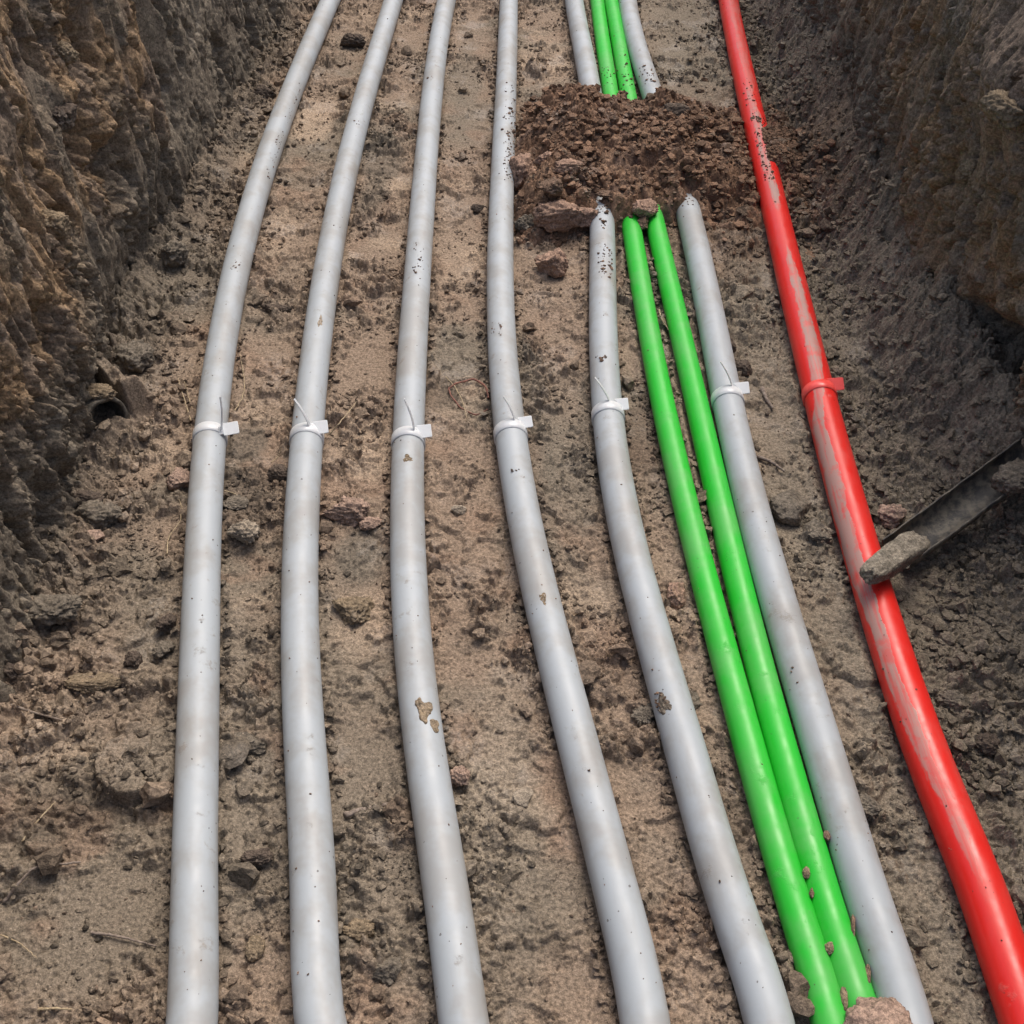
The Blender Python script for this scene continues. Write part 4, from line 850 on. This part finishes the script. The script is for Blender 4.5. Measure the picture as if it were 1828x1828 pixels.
# ------------------------------------------------------------------ old drain end at the left wall
def bark(name, c1, c2, rough=0.85, sc=160):
    m, t, b = new_mat(name); P = geo_pos(t)
    t.links.new(mixc(t, maprange(t, noise(t, sc, 5, 0.65, P), 0.38, 0.62), c1, c2), b.inputs['Base Color']); b.inputs['Roughness'].default_value = rough
    bp = t.nodes.new('ShaderNodeBump'); bp.inputs['Strength'].default_value = 0.7; bp.inputs['Distance'].default_value = 0.002
    t.links.new(noise(t, sc * 2, 4, 0.6, P), bp.inputs['Height']); t.links.new(bp.outputs[0], b.inputs['Normal']); return m
DRAIN = bark('old_clay_drain', (0.15, 0.132, 0.105), (0.075, 0.066, 0.052)); BLACK = bark('muddy_black_plastic', (0.035, 0.034, 0.033), (0.15, 0.132, 0.10), 0.6, 45)
def drain():
    c0 = at(190, 752, 0.055); axis = np.array([0.70, -0.60, 0.10]); axis /= np.linalg.norm(axis)
    S = np.cross(axis, [0, 0, 1.0]); S /= np.linalg.norm(S); U = np.cross(S, axis)
    n = 56; ro, ri = 0.050, 0.0425; Ls = [0.0, -0.004, -0.03, -0.08, -0.16, -0.22]; V = []
    th = np.linspace(0, 2 * math.pi, n, endpoint=False); chip = 0.006 * fbm(np.cos(th) * 2 + 5, np.sin(th) * 2, 1.0, 3)
    for l in Ls: V.append([c0 + axis * (l + (chip[i] if l == 0 else 0)) + (ro - (0.001 if l == 0 else 0)) * (1 + 0.02 * chip[i] * 60) * (math.cos(t_) * U + math.sin(t_) * S) for i, t_ in enumerate(th)])
    for l in Ls[::-1]: V.append([c0 + axis * (l + (chip[i] if l == 0 else 0)) + ri * (math.cos(t_) * U + math.sin(t_) * S) for i, t_ in enumerate(th)])
    V = np.array(V).reshape(-1, 3); m = 2 * len(Ls)
    Fq = [(j * n + i, j * n + (i + 1) % n, ((j + 1) % m) * n + (i + 1) % n, ((j + 1) % m) * n + i) for j in range(m) for i in range(n)]
    tag(mesh_obj('drain_pipe', V, np.array(Fq), DRAIN), 'old muddy drain pipe end poking out at the foot of the left wall', 'drain pipe')
drain()
# black broken channel sticking out of the right wall
def channel():
    a = at(1600, 985, 0.045); b_ = at(1850, 800, 0.155)
    ax = (b_ - a); Lc = np.linalg.norm(ax); ax /= Lc
    W_ = np.cross(ax, [0, 0, 1.0]); W_ /= np.linalg.norm(W_); U = np.cross(W_, ax)          # W_ points towards the viewer's lower right
    nl, na = 60, 20; Vo = []; rr = 0.037
    for i in range(nl):
        s = i / (nl - 1) * Lc; c0 = a + ax * s - U * 0.008
        for sgn, R0 in ((1, rr), (-1, rr - 0.0030)):
            for j in (range(na) if sgn > 0 else range(na - 1, -1, -1)):
                ph = math.radians(-105 + 210 * j / (na - 1)); e = 1.0
                # ragged rim and nicks
                rag = (0.004 * float(fbm(np.array(s * 22.0), np.array(j * 0.6), 2.0, 3)) if j in (0, na - 1) else 0)
                q = c0 + W_ * (R0 * math.sin(ph)) - U * ((R0 * 0.85) * math.cos(ph) + rag)
                Vo.append(q + ax * (0.02 * (1 if i else 0) * 0))
    m = 2 * na; Fq = [(i * m + j, i * m + (j + 1) % m, (i + 1) * m + (j + 1) % m, (i + 1) * m + j) for i in range(nl - 1) for j in range(m)]
    ends = []
    for i in (0, nl - 1): ends += [(i * m + j, i * m + j + 1, i * m + m - 2 - j, i * m + m - 1 - j) for j in range(na - 1)]
    tag(mesh_obj('broken_channel', np.array(Vo), np.array(Fq + ends), BLACK), 'black half-round broken channel caked in mud sticking out of the right wall', 'channel')
channel()
def mud_block():
    a = at(1556, 1024, 0.095); b_ = at(1634, 968, 0.088)
    ax = (b_ - a) / 2; c0 = (a + b_) / 2; x1 = ax / np.linalg.norm(ax)
    W_ = np.cross(x1, [0, 0, 1.0]); W_ /= np.linalg.norm(W_); U = np.cross(W_, x1)
    n = 26; G = np.linspace(-1, 1, n); V = []; Fs = []; off = 0
    for axis in range(3):
        for s in (-1, 1):
            A, B = np.meshgrid(G, G); Q = np.zeros((n, n, 3)); Q[..., axis] = s; Q[..., (axis + 1) % 3] = A; Q[..., (axis + 2) % 3] = B
            V.append(Q.reshape(-1, 3)); f = grid_faces(n, n) + off; Fs.append(f if s > 0 else f[:, ::-1]); off += n * n
    V = np.concatenate(V); Fs = np.concatenate(Fs)
    mag = (np.abs(V) ** 4.5).sum(1) ** (1 / 4.5); V = V / mag[:, None]          # rounded block
    d = 1 + 0.14 * fbm(V[:, 0] * 1.8, V[:, 1] * 1.5, V[:, 2] * 1.5, 3) + 0.05 * fbm(V[:, 0] * 6, V[:, 1] * 6, V[:, 2] * 6, 3)
    V = V * d[:, None]; tp = 1 + 0.12 * V[:, 0]; 
    ha = np.linalg.norm(ax) + 0.012
    P = c0 + V[:, :1] * ha * x1 + (V[:, 1] * 0.0235 * tp)[:, None] * W_ + (V[:, 2] * 0.019 * tp)[:, None] * U
    import bmesh
    o = mesh_obj('mud_caked_block', P, Fs, clod_mat('dust'))
    bm = bmesh.new(); bm.from_mesh(o.data); bmesh.ops.remove_doubles(bm, verts=bm.verts, dist=1e-5); bm.to_mesh(o.data); bm.free()
    o.data.polygons.foreach_set('use_smooth', [True] * len(o.data.polygons))
    tag(o, 'grey mud-caked wooden block lying across the red pipe', 'block')
mud_block()

# ------------------------------------------------------------------ roots, twigs and straws
ROOT = bark('root', (0.22, 0.14, 0.10), (0.12, 0.075, 0.055)); STRAW = bark('straw', (0.42, 0.34, 0.22), (0.30, 0.23, 0.14)); REDROOT = bark('red_root', (0.26, 0.11, 0.08), (0.16, 0.08, 0.06)); TWIG = bark('dusty_twig', (0.27, 0.22, 0.18), (0.16, 0.125, 0.10))
def strand(name, pts, rad_px, mat, label, cat, lift=0.003, group=None, hs=None):
    P = []
    for i, (u, v) in enumerate(pts):
        p = at(u, v, 0.01); p = at(u, v, float(surf(p[0], p[1])) + lift + (hs[i] if hs else 0)); P.append(p)
    P = np.array(P); t0 = np.linspace(0, 1, len(P)); tt = np.linspace(0, 1, 12 * len(P))
    # smooth interpolation
    Q = np.stack([np.interp(tt, t0, P[:, k]) for k in range(3)], 1); ker = np.hanning(11); ker /= ker.sum()
    Q = np.stack([np.convolve(np.pad(Q[:, k], 5, mode='edge'), ker, 'valid') for k in range(3)], 1)
    s = sum(map(ord, label)) % 37; Q += 0.0012 * np.stack([perlin(tt * 14 + s, tt * 0, 1.0), perlin(tt * 14, tt * 0 + s, 2.0), perlin(tt * 14, tt * 0 + s, 3.0)], 1)
    T = np.gradient(Q, axis=0); T /= np.linalg.norm(T, axis=1)[:, None] + 1e-9; S = np.cross(T, [0.1, 0.1, 1.0]); S /= np.linalg.norm(S, axis=1)[:, None]; U = np.cross(S, T)
    n = 7; th = np.linspace(0, 2 * math.pi, n, endpoint=False); r = rad_px * mpp(P[0]) / 2 * (1 - 0.5 * tt) * (1 + 0.25 * perlin(tt * 20 + s, tt * 0 + 3.3, 5.0))
    V = Q[:, None] + r[:, None, None] * (np.cos(th)[None, :, None] * S[:, None] + np.sin(th)[None, :, None] * U[:, None]); m = len(Q)
    Fq = [(i * n + j, i * n + (j + 1) % n, (i + 1) * n + (j + 1) % n, (i + 1) * n + j) for i in range(m - 1) for j in range(n)]
    Fn = np.array([list(range(n))[::-1], [(m - 1) * n + j for j in range(n)]])
    tag(mesh_obj(name, V.reshape(-1, 3), [np.array(Fq), Fn], mat), label, cat, group)
strand('root', [(872, 712), (868, 690), (846, 676), (815, 684), (800, 694), (806, 708), (822, 728), (850, 742), (872, 730)], 4.5, REDROOT, 'looped reddish root between the third and fourth pipes above their ties', 'root', 0.006)
strand('straw', [(795, 672), (812, 690), (826, 716), (834, 750)], 2.4, STRAW, 'pale straw crossing the looped reddish root', 'straw', 0.012)
strand('root', [(613, 1456), (650, 1444), (690, 1436), (730, 1428)], 11, TWIG, 'knobbly brown root ending at the third grey pipe low in the view', 'root', 0.004)
strand('straw', [(586, 778), (606, 755), (628, 728), (645, 706)], 2.6, STRAW, 'thin pale straw slanting right of the second pipe tie', 'straw', 0.006)
strand('straw', [(341, 752), (334, 728), (322, 690), (318, 675)], 2.6, STRAW, 'thin straw left of the first pipe tie', 'straw', 0.010)
strand('straw', [(346, 740), (336, 706), (329, 680)], 2.0, STRAW, 'finer second straw beside the first one left of the first pipe tie', 'straw', 0.010)
strand('straw', [(418, 735), (432, 712), (437, 690), (433, 655), (428, 630)], 2.2, STRAW, 'bent straw right of the first pipe above its tie', 'straw', 0.008)
strand('straw', [(298, 990), (300, 960), (322, 930), (325, 905), (318, 888)], 2.4, STRAW, 'curly pale rootlet left of the first pipe', 'straw', 0.006)
strand('twig', [(1352, 815), (1376, 824), (1402, 842)], 8, TWIG, 'short brown twig right of the last grey pipe below its tie', 'twig', 0.006)
strand('twig', [(1360, 692), (1368, 712), (1380, 730)], 9, TWIG, 'stubby grey twig between the last grey pipe tie and the red pipe', 'twig', 0.006)
strand('twig', [(160, 1664), (215, 1672), (282, 1690)], 6, TWIG, 'straight thin twig left of the first pipe near the bottom', 'twig', 0.006)
strand('straw', [(38, 1504), (70, 1462), (100, 1430)], 4, STRAW, 'yellowish straw at the lower left left of the first pipe', 'straw', 0.006)
strand('twig', [(6, 1612), (30, 1580), (60, 1548), (148, 1538)], 7, TWIG, 'forked brown twig at the lower left picture edge', 'twig', 0.006)
strand('straw', [(0, 1668), (36, 1684), (66, 1710)], 3.4, STRAW, 'thin straw at the left picture edge below the forked twig', 'straw', 0.006)
strand('straw', [(66, 1802), (98, 1800), (130, 1802)], 6, STRAW, 'flat pale splinter at the bottom left', 'splinter', 0.006)
strand('twig', [(18, 1258), (60, 1272), (112, 1286)], 6, TWIG, 'half-sunk thin root at the left beneath the narrow tan slab', 'twig', 0.003)
strand('straw', [(1176, 552), (1182, 572), (1196, 592)], 2.4, STRAW, 'fine straw between the two green pipes', 'straw', 0.02)
strand('straw', [(400, 876), (416, 880), (430, 886)], 2.4, STRAW, 'short pale straw right of the first pipe below its tie', 'straw', 0.008)
strand('straw', [(484, 826), (496, 816), (502, 800)], 2.4, STRAW, 'short straw touching the left side of the second pipe below its tie', 'straw', 0.008)
strand('straw', [(1305, 40), (1318, 26), (1330, 20)], 2.6, STRAW, 'stiff straw beside the red pipe at the top', 'straw', 0.02)
